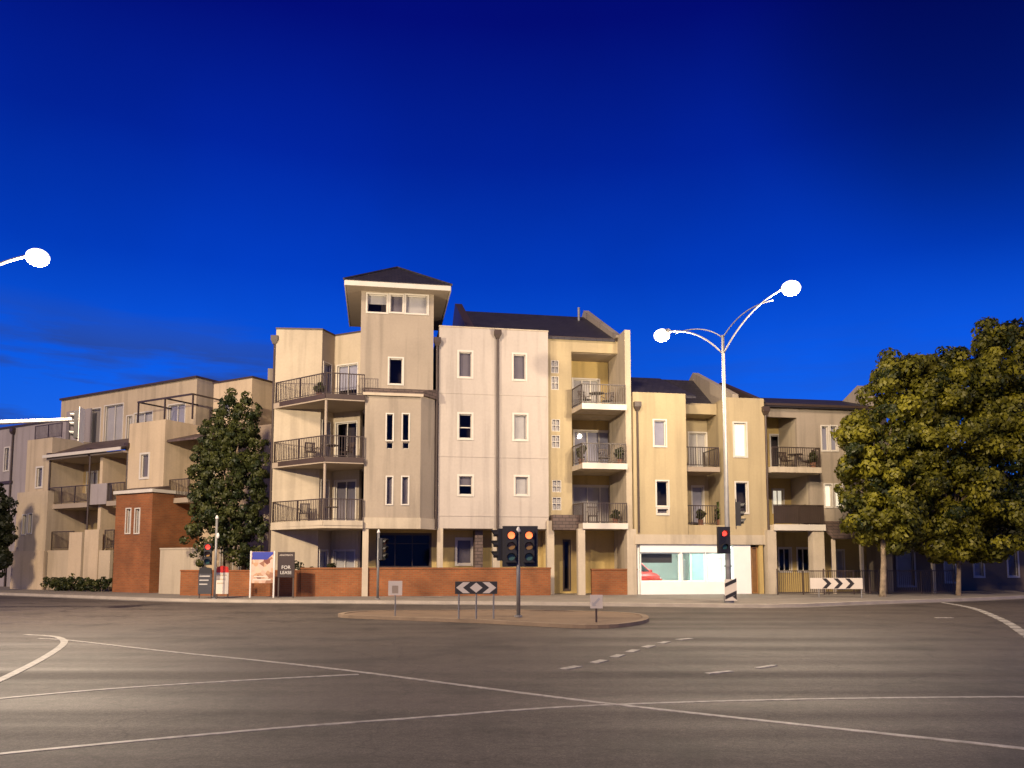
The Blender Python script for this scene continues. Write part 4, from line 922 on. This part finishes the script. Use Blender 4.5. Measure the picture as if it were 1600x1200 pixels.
# small pale plate with two windows on a thin post (back of the island, left)
Yp = 23.2; pc = at(617.5, 919, Yp)
ps = sign_base('plate_sign', 'small pale framed plate on a thin post left of the chevron board', 'road sign', (pc.x, Yp, .0))
g = Seg((pc.x, Yp), 0); MB().wall(g, -.20, .20, pc.z-.21, pc.z+.21, .02, [(-.09, .09, pc.z-.15, pc.z+.07)]).build('panel', BW, ps); MB().sb(g, -.09, .09, .008, .014, pc.z-.15, pc.z+.07).build('plate', BRICK if False else SOFFIT, ps)
MB().tube([g.pt(.0, .04, .0), g.pt(.0, .04, pc.z+.15)], .02, 8).build('post', STEEL, ps)
# wide chevron board on the right footpath
Yw = 35.2; l0, l1 = at(1266, 912, Yw), at(1344, 912, Yw); zt_, zb_ = at(1300, 903, Yw).z, at(1300, 920, Yw).z
g = Seg((l0.x, Yw), R(-8)); Wd = (l1.x-l0.x)*1.0; zm = (zt_+zb_)/2
ws = sign_base('chevron_sign', 'wide white board with black chevrons on posts at the fence corner', 'road sign', (l0.x, Yw, .115), R(-8))
MB().sb(g, 0, Wd, 0, .02, zb_, zt_).build('panel', BW, ws)
for i, x in enumerate((.50, .98, 1.46)):
    d = .34; sheet(ws, g, [(x, zt_-.02), (x+.18, zt_-.02), (x+.18+d*.6, zm), (x+.18, zb_+.02), (x, zb_+.02), (x+d*.6, zm)], -.001, BB_, 'chevron_mark')
for t in (.36, Wd-.05): MB().tube([g.pt(t, .045, .115), g.pt(t, .045, zt_-.03)], .025, 8).build('post', STEEL, ws)
# hazard board at the foot of the lamp post
g = Seg((base.x-.0, base.y-.24), 0); hz0, hz1 = .20, at(1140, 905, 30.2).z; x0, x1_ = -.21, .24
hb_ = sign_base('hazard_board', 'narrow black and white hazard board at the foot of the lamp post', 'road sign', (base.x, base.y-.24, hz0))
MB().sb(g, x0, x1_, 0, .02, hz0, hz1).build('panel', BW, hb_)
for z in (hz0+.02, hz0+.48):
    dz = .20; sheet(hb_, g, [(x0+.01, z+.02), (x0+.01, z+.16), (x1_-.01, z+.16+dz), (x1_-.01, z+.02+dz)], -.001, BB_, 'chevron_mark')
sheet(hb_, g, [(x1_-.01, hz0+.03), (x1_-.17, hz0+.15), (x1_-.01, hz0+.24)], -.0012, BB_, 'chevron_mark')
# real estate boards
def text_mesh(par, body, g, t, e, z, size, mat, name='lettering'):
    cu = bpy.data.curves.new(name, 'FONT'); cu.body = body; cu.size = size; cu.align_x = 'CENTER'; cu.extrude = .003
    to = bpy.data.objects.new(name, cu); C.objects.link(to)
    bpy.context.view_layer.update()
    me = bpy.data.meshes.new_from_object(to.evaluated_get(bpy.context.evaluated_depsgraph_get())); C.objects.unlink(to); bpy.data.objects.remove(to)
    inv = world_mat(par).inverted()
    for v in me.vertices: v.co = inv @ g.pt(t+v.co.x, e-v.co.z, z+v.co.y)
    me.materials.clear(); me.materials.append(mat); o = bpy.data.objects.new(name, me); C.objects.link(o); o.parent = par; return o
Yb = 34.9; l0, l1 = at(433.5, 890, Yb), at(460, 890, Yb); zt_, zb_ = at(446, 862.5, Yb).z, at(446, 902, Yb).z
g = Seg((l0.x, Yb), 0); Wd = l1.x-l0.x
fb_ = sign_base('lease_board', 'black real estate board with white lettering beside the picture billboard', 'sign board', (l0.x+Wd/2, Yb, .115))
MB().sb(g, 0, Wd, 0, .03, zb_, zt_).build('panel', mk('board_black', (.028, .016, .013), .4, .1, 2), fb_)
text_mesh(fb_, 'FOR', g, Wd/2, -.002, zb_+.36, .21, WHITEPAINT); text_mesh(fb_, 'LEASE', g, Wd/2, -.002, zb_+.14, .19, WHITEPAINT)
text_mesh(fb_, 'APARTMENTS', g, Wd/2, -.002, zt_-.17, .095, BW)
for t in (.05, Wd-.05): MB().sb(g, t-.03, t+.03, .032, .08, .115, zt_-.05).build('post', BROWN, fb_)
l0, l1 = at(392.5, 890, Yb), at(427, 890, Yb); zt_, zb_ = at(410, 862, Yb).z, at(410, 911, Yb).z; g = Seg((l0.x, Yb), 0); Wd = l1.x-l0.x
def mk_picture():
    m, N, L, b = nodes_of('picture_print'); tc = N.new('ShaderNodeTexCoord'); v = N.new('ShaderNodeTexVoronoi'); v.inputs['Scale'].default_value = 5.5; L.new(tc.outputs['Object'], v.inputs['Vector'])
    s = N.new('ShaderNodeSeparateColor'); L.new(v.outputs['Color'], s.inputs[0]); r = N.new('ShaderNodeValToRGB'); L.new(s.outputs[0], r.inputs[0]); e = r.color_ramp.elements
    e[0].color = (.16, .05, .035, 1); e[1].color = (.62, .42, .30, 1); q = e.new(.35); q.color = (.46, .27, .15, 1); q = e.new(.65); q.color = (.55, .38, .30, 1)
    L.new(r.outputs[0], b.inputs['Base Color']); b.inputs['Roughness'].default_value = .4; return m
bb = sign_base('picture_billboard', 'picture billboard with a deep blue header band before the column tree', 'billboard', (l0.x+Wd/2, Yb, .115))
MB().sb(g, 0, Wd, 0, .03, zb_, zt_).build('panel', mk_picture(), bb)
sheet(bb, g, [(.03, zt_-.34), (Wd-.28, zt_-.34), (Wd-.02, zt_-.10), (Wd-.02, zt_-.01), (.03, zt_-.01)], -.001, BLUEPAINT, 'header_band')
for k, (a, b) in enumerate(((.08, Wd-.1), (.12, Wd-.25))): sheet(bb, g, [(a, zb_+.12+.13*k), (b, zb_+.12+.13*k), (b, zb_+.18+.13*k), (a, zb_+.18+.13*k)], -.001, BW, 'text_strip')
for t in (-.03, Wd+.03): MB().sb(g, t-.03, t+.03, -.005, .05, .115, zt_+.03).build('post', WHITEPAINT, bb)
# dark stand and red topped stand
Yq = 34.3
def stand(x0, x1, y0, y1, label, body, topm, strip, name, cat):
    l0, l1 = at(x0, 900, Yq), at(x1, 900, Yq); zt_, zb_ = at((x0+x1)/2, y0, Yq).z, .3; g = Seg((l0.x, Yq), 0); Wd = l1.x-l0.x
    o = sign_base(name, label, cat, (l0.x+Wd/2, Yq, .115)); zc = zt_-(zt_-zb_)*.24
    MB().sb(g, 0, Wd, 0, .06, zb_, zc).build('panel', body, o); MB().fprofile(g, -.006, .066, [(-.0, zc), (Wd, zc), (Wd-.04, zt_-.05), (Wd*.5, zt_), (.04, zt_-.05)]).build('header', topm, o)
    for k in range(3): z = zc-.14-.17*k; sheet(o, g, [(.05, z), (Wd-.08-.05*k, z), (Wd-.08-.05*k, z+.05), (.05, z+.05)], -.001, strip, 'text_strip')
    for t in (.03, Wd-.03): MB().sb(g, t-.02, t+.02, .062, .10, .115, zc-.02).build('leg', BROWN, o)
    return o
stand(310, 331, 886, 920, 'dark notice stand with pale lines left of the white pole', mk('dark_panel', (.035, .034, .04), .5, .1, 2), BLACK, mk('sign_grey', (.40, .38, .36), .5, .05, 3), 'notice_stand', 'notice stand')
stand(337.5, 357, 884, 920, 'cream notice stand with a red header right of the white pole', BW, REDPAINT, mk('sign_tan', (.42, .34, .24), .5, .05, 3), 'notice_stand', 'notice stand')
# ================================================================== CAR IN THE SHOP
def hatchback():
    yaw = A95+R(16); c = RS.pt(RS.off(4.2).S(1014, 890)-.80, 5.1, .22)
    o = thing('red_car', 'red hatchback standing nose first behind the shop window', 'car', c, yaw)
    g = Seg((c.x, c.y), yaw); P3 = lambda t, e, h: g.pt(t, e, c.z+h)
    def loft(secs, mat, name, par=o):   # section: (e, [(t, z) half outline from bottom to top])
        m = MB(); n = len(secs[0][1])*2; vs = []; fs = []
        for e, hs in secs: vs += [P3(t, e, z) for t, z in hs]+[P3(-t, e, z) for t, z in reversed(hs)]
        for k in range(len(secs)-1):
            for i in range(n): j = (i+1) % n; fs.append((k*n+i, k*n+j, k*n+n+j, k*n+n+i))
        fs += [tuple(range(n))[::-1], tuple(range((len(secs)-1)*n, len(secs)*n))]
        return m.add(vs, fs).build(name, mat, par, False)
    body = loft([(-1.95, [(.55, .32), (.66, .38), (.68, .52), (.58, .62)]), (-1.85, [(.68, .22), (.80, .34), (.82, .58), (.66, .72)]), (-1.5, [(.74, .20), (.86, .34), (.87, .68), (.72, .84)]),
          (-.85, [(.75, .20), (.87, .34), (.88, .78), (.76, .95)]), (.6, [(.75, .20), (.87, .34), (.88, .82), (.78, .98)]), (1.6, [(.74, .22), (.86, .36), (.87, .86), (.76, 1.0)]), (1.9, [(.64, .30), (.76, .42), (.78, .84), (.66, .96)])], REDPAINT, 'body')
    loft([(-.86, [(.74, .93), (.72, .95)]), (-.12, [(.75, .96), (.58, 1.44)]), (1.1, [(.75, .98), (.57, 1.46)]), (1.75, [(.70, .98), (.62, 1.06)])], mk('car_glass', (.015, .018, .022), .08, .05, 1, spec=.8), 'window_glass')
    loft([(-.14, [(.60, 1.43), (.54, 1.475)]), (.5, [(.61, 1.455), (.55, 1.52)]), (1.15, [(.59, 1.45), (.53, 1.50)])], REDPAINT, 'roof')
    for sgn in (-1, 1):
        MB().tube([P3(.77*sgn, -.84, .95), P3(.60*sgn, -.13, 1.45)], .035, 6).build('pillar', REDPAINT, o)
        MB().ball(P3(.60*sgn, -1.83, .60), .15, .10, .085).build('headlight', WHITEPAINT, o, True)
        MB().ball(P3(.95*sgn, -.62, .98), .10, .06, .07).build('wing_mirror', REDPAINT, o, True)
        for e in (-1.22, 1.22):
            w = MB().tube([P3(.70*sgn, e, .30), P3(.89*sgn, e, .30)], .30, 20).build('wheel', BLACK, o); MB().tube([P3(.88*sgn, e, .30), P3(.90*sgn, e, .30)], .19, 16).build('rim', STEEL, w)
    MB().hexa([P3(t, e, z) for z in (.36, .50) for t, e in ((-.42, -1.985), (.42, -1.985), (.42, -1.90), (-.42, -1.90))]).build('grille', BLACK, o)
    MB().hexa([P3(t, e, z) for z in (.27, .36) for t, e in ((-.2, -1.99), (.2, -1.99), (.2, -1.90), (-.2, -1.90))]).build('number_plate', WHITEPAINT, o)
hatchback()
# ================================================================== PLANTS AND TREES
def foliage(lobes, n_clumps, per, leaf, rng, spread=.42, shell=.55, droop=0.0, dark=.0):
    """many leaf shaped faces gathered in clumps over the lobes; returns vertices, faces, tint per face"""
    V, T = [], []
    wts = np.array([np.prod(r)**(2/3) for _, r in lobes]); wts = wts/wts.sum()
    for _ in range(n_clumps):
        c, r = lobes[rng.choice(len(lobes), p=wts)]
        d = rng.normal(size=3); d /= np.linalg.norm(d); k = shell+(1-shell)*rng.random()**.6
        cc = np.array(c)+d*np.array(r)*k*(1+.10*rng.normal()); tint = np.clip(rng.normal(.45, .28), 0, 1)
        n = int(per*(.6+.8*rng.random())); cr = spread*(.75+.6*rng.random())
        d2 = rng.normal(size=(n, 3))+d*.5; d2 /= np.linalg.norm(d2, axis=1)[:, None]
        pts = cc+d2*cr*(.72+.36*rng.random(n))[:, None]*np.array([1, 1, .8])
        nrm = d2+rng.normal(size=(n, 3))*.38; nrm /= np.linalg.norm(nrm, axis=1)[:, None]
        dirs = np.cross(nrm, rng.normal(size=(n, 3)))+np.array([0, 0, -droop]); dirs -= nrm*(dirs*nrm).sum(1)[:, None]; dirs /= np.linalg.norm(dirs, axis=1)[:, None]
        side = np.cross(nrm, dirs)
        L_ = leaf*(.65+.7*rng.random(n))[:, None]; w = L_*.30; pts = pts-dirs*L_*.5
        q = np.stack([pts, pts+dirs*L_*.5+side*w, pts+dirs*L_, pts+dirs*L_*.5-side*w], 1); V.append(q.reshape(-1, 3))
        T.append(np.clip(tint+rng.normal(size=n)*.13, 0, 1))
    V = np.concatenate(V); T = np.concatenate(T); Fs = np.arange(len(V)).reshape(-1, 4); return V, Fs, T
def leaf_mesh(name, fol, mat, par):
    V, Fs, T = fol; inv = world_mat(par).inverted(); loc = np.array(inv.to_3x3()) @ V.T; V2 = (loc.T+np.array(inv.translation))
    me = bpy.data.meshes.new(name); me.from_pydata(V2.tolist(), [], Fs.tolist()); me.materials.append(mat)
    a = me.attributes.new('tint', 'FLOAT', 'FACE'); a.data.foreach_set('value', T.astype(np.float32)); me.update()
    o = bpy.data.objects.new(name, me); C.objects.link(o); o.parent = par; return o
def limbs(par, base, ends, r, fork, mat=BARK, lean=None):
    m = MB(); b = Vector(base); f = Vector(fork)
    mid = b.lerp(f, .5)+Vector((.06, .03, 0)); m.tube([b-Vector((0, 0, .1)), b+Vector((0, 0, .15)), mid, f], [r*1.5, r*1.1, r*.9, r*.75], 12)
    for e in ends:
        e = Vector(e); k = f.lerp(e, .5)+Vector((random.uniform(-.2, .2), random.uniform(-.2, .2), .25)); m.tube([f-Vector((0, 0, .1)), k, e], [r*.55, r*.36, r*.10], 8)
        for _ in range(3): t = k.lerp(e, random.uniform(.1, .7)); m.tube([t, t+Vector((random.uniform(-.9, .9), random.uniform(-.9, .9), random.uniform(.2, .9)))], [r*.16, r*.04], 6)
    return m.build('trunk', mat, par, True)
rng = np.random.default_rng(5)
def lobe(px, py, Y, rx, rz, ry=None): c = at(px, py, Y); k = Y/F; return (tuple(c), (rx*k, (ry or rx)*k, rz*k))
def tree(name, label, cat, basep, lobes, mat, n, per, leaf, r, fork_z, spread=.42, shell=.55, droop=.3, bark=BARK, ends=None, z0=.115, group=None):
    b = (basep[0], basep[1], z0); o = thing(name, label, cat, b, 0, group)
    limbs(o, b, ends or [(l[0][0], l[0][1], l[0][2]) for l in lobes], r, (basep[0]+.1, basep[1], fork_z), bark)
    leaf_mesh('crown', foliage(lobes, n, per, leaf, rng, spread, shell, droop), mat, o); return o
MOTTLE = mk('mottled_bark', (0.210, 0.160, 0.105), .9, .55, 6, .6, 26)
YA = 36.2
tree('street_tree', 'leafy street tree with mottled pale trunk, yellow lit by the street lamp', 'tree', at(1379, 915, YA)[:2],
     [lobe(1362, 705, YA, 50, 54), lobe(1400, 620, YA, 48, 62), lobe(1350, 755, YA, 38, 46), lobe(1415, 760, YA, 52, 62), lobe(1390, 800, YA, 40, 34), lobe(1345, 670, YA, 26, 28), lobe(1440, 690, YA+.6, 55, 60), lobe(1400, 835, YA, 36, 30), lobe(1358, 805, YA, 34, 36), lobe(1420, 610, YA+.8, 50, 55)], LEAF_R, 300, 150, .20, .13, 3.3, .46, .55, .8, MOTTLE)
YB = 37.4
tree('street_tree', 'leafy street tree on a slim trunk, the middle crown of the right hand group', 'tree', at(1497, 915, YB)[:2],
     [lobe(1480, 610, YB, 62, 66), lobe(1530, 590, YB, 60, 66), lobe(1500, 700, YB, 70, 70), lobe(1550, 730, YB, 60, 66), lobe(1480, 790, YB, 52, 56), lobe(1540, 810, YB, 60, 52), lobe(1580, 660, YB, 48, 70), lobe(1470, 830, YB, 44, 44), lobe(1520, 850, YB, 40, 36), lobe(1440, 640, YB, 40, 60), lobe(1560, 560, YB, 44, 50)], LEAF_R, 440, 150, .20, .10, 3.2, .50, .52, .8)
YD = 41.0
tree('street_tree', 'dark tall tree behind, its crown running off the right edge', 'tree', at(1615, 905, YD)[:2],
     [lobe(1600, 570, YD, 60, 72), lobe(1640, 640, YD, 80, 110), lobe(1590, 720, YD, 56, 80), lobe(1620, 800, YD, 70, 60), lobe(1555, 820, YD, 46, 40)], LEAF_D, 170, 170, .24, .26, 3.6, .60, .66, .6)
YE = 38.2
tree('column_tree', 'narrow dark evergreen column tree between the terrace and the corner block', 'tree', at(352, 900, YE)[:2],
     [lobe(380, 690, YE, 26, 78, 24), lobe(372, 780, YE, 40, 92, 32), lobe(340, 760, YE, 36, 78, 30), lobe(328, 815, YE, 40, 70, 30), lobe(385, 840, YE, 30, 58, 28), lobe(335, 690, YE, 22, 50, 20), lobe(360, 660, YE, 16, 50, 16), lobe(392, 640, YE, 13, 42, 13), lobe(350, 650, YE, 10, 34, 11), lobe(312, 730, YE, 13, 46, 13), lobe(405, 720, YE, 12, 60, 13)], LEAF_L, 520, 70, .15, .14, 1.6, .25, .50, 1.0,
     ends=[at(380, 650, YE), at(345, 680, YE), at(335, 800, YE), at(388, 800, YE)])
YG = 45
tree('bush', 'dark leafy bush at the far left edge beside the terrace end', 'bush', at(-10, 905, YG)[:2], [lobe(-8, 800, YG, 22, 40, 20), lobe(-18, 850, YG, 28, 50, 24), lobe(2, 860, YG, 12, 44, 12)], LEAF_D, 170, 70, .20, .10, 1.2, .3, .4, .3)
def hedge(a, b, h, w, label, mat, n):
    g, L_ = seg2(a, b); o = thing('hedge', label, 'hedge', (a[0], a[1], .115), g.a)
    k = max(2, int(L_/.6)); lobes = [(tuple(g.pt(L_*(i+.5)/k, random.uniform(-.1, .1), .115+h*.5*random.uniform(.7, 1.2))), (L_/k*.7, w/2, h*.5)) for i in range(k)]
    leaf_mesh('leaves', foliage(lobes, n, 26, .12, rng, .12, .4, 0), mat, o)
    m = MB()
    for i in range(k): q = g.pt(L_*(i+.5)/k, 0, .1); m.tube([q, q+Vector((.05, 0, h*.6))], [.02, .008], 6)
    m.build('stem', BARK, o); return o
LH_ = LL.off(-1.1)
hedge(LH_.pt(LH_.S(72, 890), 0, 0), LH_.pt(LH_.S(166, 890), 0, 0), .75, .6, 'low scruffy hedge at the foot of the cream terrace', LEAF_L, 200)
hg = Seg(wA, A95).off(.9)
hedge(hg.pt(-.6, 0, 0), hg.pt(1.5, 0, 0), 1.7, .7, 'garden shrubs showing over the brick wall beside the lease board', LEAF_D, 110)
def pot_plant(q, h, w, label, cone=False, pot=mk('terracotta', (.20, .09, .05), .8, .1, 3)):
    o = thing('potted_plant', label, 'potted plant', q); q = Vector(q)
    MB().tube([q, q+Vector((0, 0, .3))], [.11, .15], 12).build('pot', pot, o)
    lb = [((q.x, q.y, q.z+.3+h*f), (w*.5*s, w*.5*s, h*.22)) for f, s in (((.2, 1), (.45, .75), (.7, .45), (.9, .2)) if cone else ((.3, .8), (.55, 1), (.8, .6)))]
    leaf_mesh('leaves', foliage(lb, 26, 26, .13, rng, .09, .3, 0), LEAF_P if cone else LEAF_L, o); return o
def chair_proto(q, rz, label):
    o = thing('balcony_chair', label, 'chair', q, rz, 'chairs on the balconies'); g = Seg((q[0], q[1]), rz); z = q[2]
    MB().sb(g, -.24, .24, -.22, .22, z+.41, z+.45).build('seat', BROWN, o)
    m = MB(); 
    for t in (-.2, -.1, 0, .1, .2): m.hexa([g.pt(t+a, e, z+.46) for a, e in ((-.03, .20), (.03, .20), (.03, .22), (-.03, .22))]+[g.pt(t+a, e+.09, z+.88) for a, e in ((-.03, .20), (.03, .20), (.03, .22), (-.03, .22))])
    m.sb(g, -.25, .25, .28, .31, z+.86, z+.92); m.build('backrest', BROWN, o)
    for t, e in ((-.21, -.19), (.21, -.19), (-.21, .19), (.21, .19)): MB().tube([g.pt(t, e, z), g.pt(t, e, z+.41)], .018, 6).build('leg', BROWN, o)
    for t in (-.26, .26): MB().sb(g, t-.02, t+.02, -.2, .28, z+.63, z+.66).build('armrest', BROWN, o)
    return o
def table(q, label):
    o = thing('balcony_table', label, 'table', q); q = Vector(q); MB().tube([q+Vector((0, 0, .69)), q+Vector((0, 0, .72))], .38, 20).build('table_top', BROWN, o)
    MB().tube([q, q+Vector((0, 0, .69))], .03, 8).build('pedestal', BROWN, o); MB().tube([q, q+Vector((0, 0, .03))], .22, 16).build('base', BROWN, o)
ch0 = None
def chair(q, rz, label):
    global ch0
    if ch0 is None: ch0 = chair_proto(q, rz, label); return
    c = copy_tree(ch0); c.location = q; c.rotation_euler = (0, 0, rz); c['label'] = label
def bal(px, Y, f): v = at(px, 700, Y); return (v.x, v.y, f+.001)
chair(bal(486, 37.2, F2), R(25), 'dark chair on the middle balcony of the splayed corner, left of the table')
chair(bal(541, 37.3, F2), R(-40), 'dark chair on the middle balcony of the splayed corner, right of the table')
table(bal(516, 37.0, F2), 'small round dark table on the middle balcony of the splayed corner')
chair(bal(478, 37.3, F1), R(10), 'dark chair on the lowest balcony of the splayed corner')
table(bal(518, 37.1, F1), 'small round dark table on the lowest balcony of the splayed corner')
pot_plant(bal(497, 37.0, F3), .45, .55, 'bushy potted plant on the top balcony of the splayed corner')
BQ = lambda px, e, f: (lambda g: tuple(g.pt(g.S(px, 690), 0, f+.001)))(M.off(e))
chair(BQ(915, .1, F3), R(35), 'dark chair on the top balcony next to the party wall, nearer the facade'); chair(BQ(950, .2, F3), R(-25), 'dark chair on the top balcony next to the party wall, nearer its end')
table(BQ(933, -.2, F3), 'small round table on the top balcony next to the party wall')
pot_plant(BQ(908, -.3, F2), .75, .6, 'dark bushy potted plant on the middle balcony by the party wall')
pot_plant(BQ(968, -.4, F2), .55, .42, 'smaller potted plant at the outer end of that middle balcony'); chair(BQ(945, .1, F2), R(10), 'dark chair on the middle balcony by the party wall between two plants')
chair(BQ(925, .2, F1), R(0), 'dark chair on the lowest balcony by the party wall')
pot_plant(BQ(960, -.2, F1), .4, .4, 'small potted plant on the lowest balcony by the party wall')
pot_plant(BQ(1121, .0-1.0+1.25, F1), .95, .42, 'cone shaped potted shrub on the small lower balcony above the shop', True); pot_plant(BQ(1092, .1, F1), .5, .4, 'leafy potted plant left of the cone shaped shrub above the shop')
FQ = lambda px, e, f: tuple(FR.off(e).pt(FR.off(e).S(px, 700), 0, f+.001))
chair(FQ(1228, .1, F2), R(20), 'dark chair on the upper balcony of the brownish block, left of the table'); chair(FQ(1256, .0, F2), R(-35), 'dark chair on the upper balcony of the brownish block, right of the table')
table(FQ(1242, -.3, F2), 'small round table on the upper balcony of the brownish block'); pot_plant(FQ(1270, -.4, F2), .6, .45, 'potted plant at the end of the upper balcony of the brownish block')
pot_plant(FQ(1256, -.3, F1), .75, .5, 'potted plant peeping over the solid lower balcony of the brownish block')
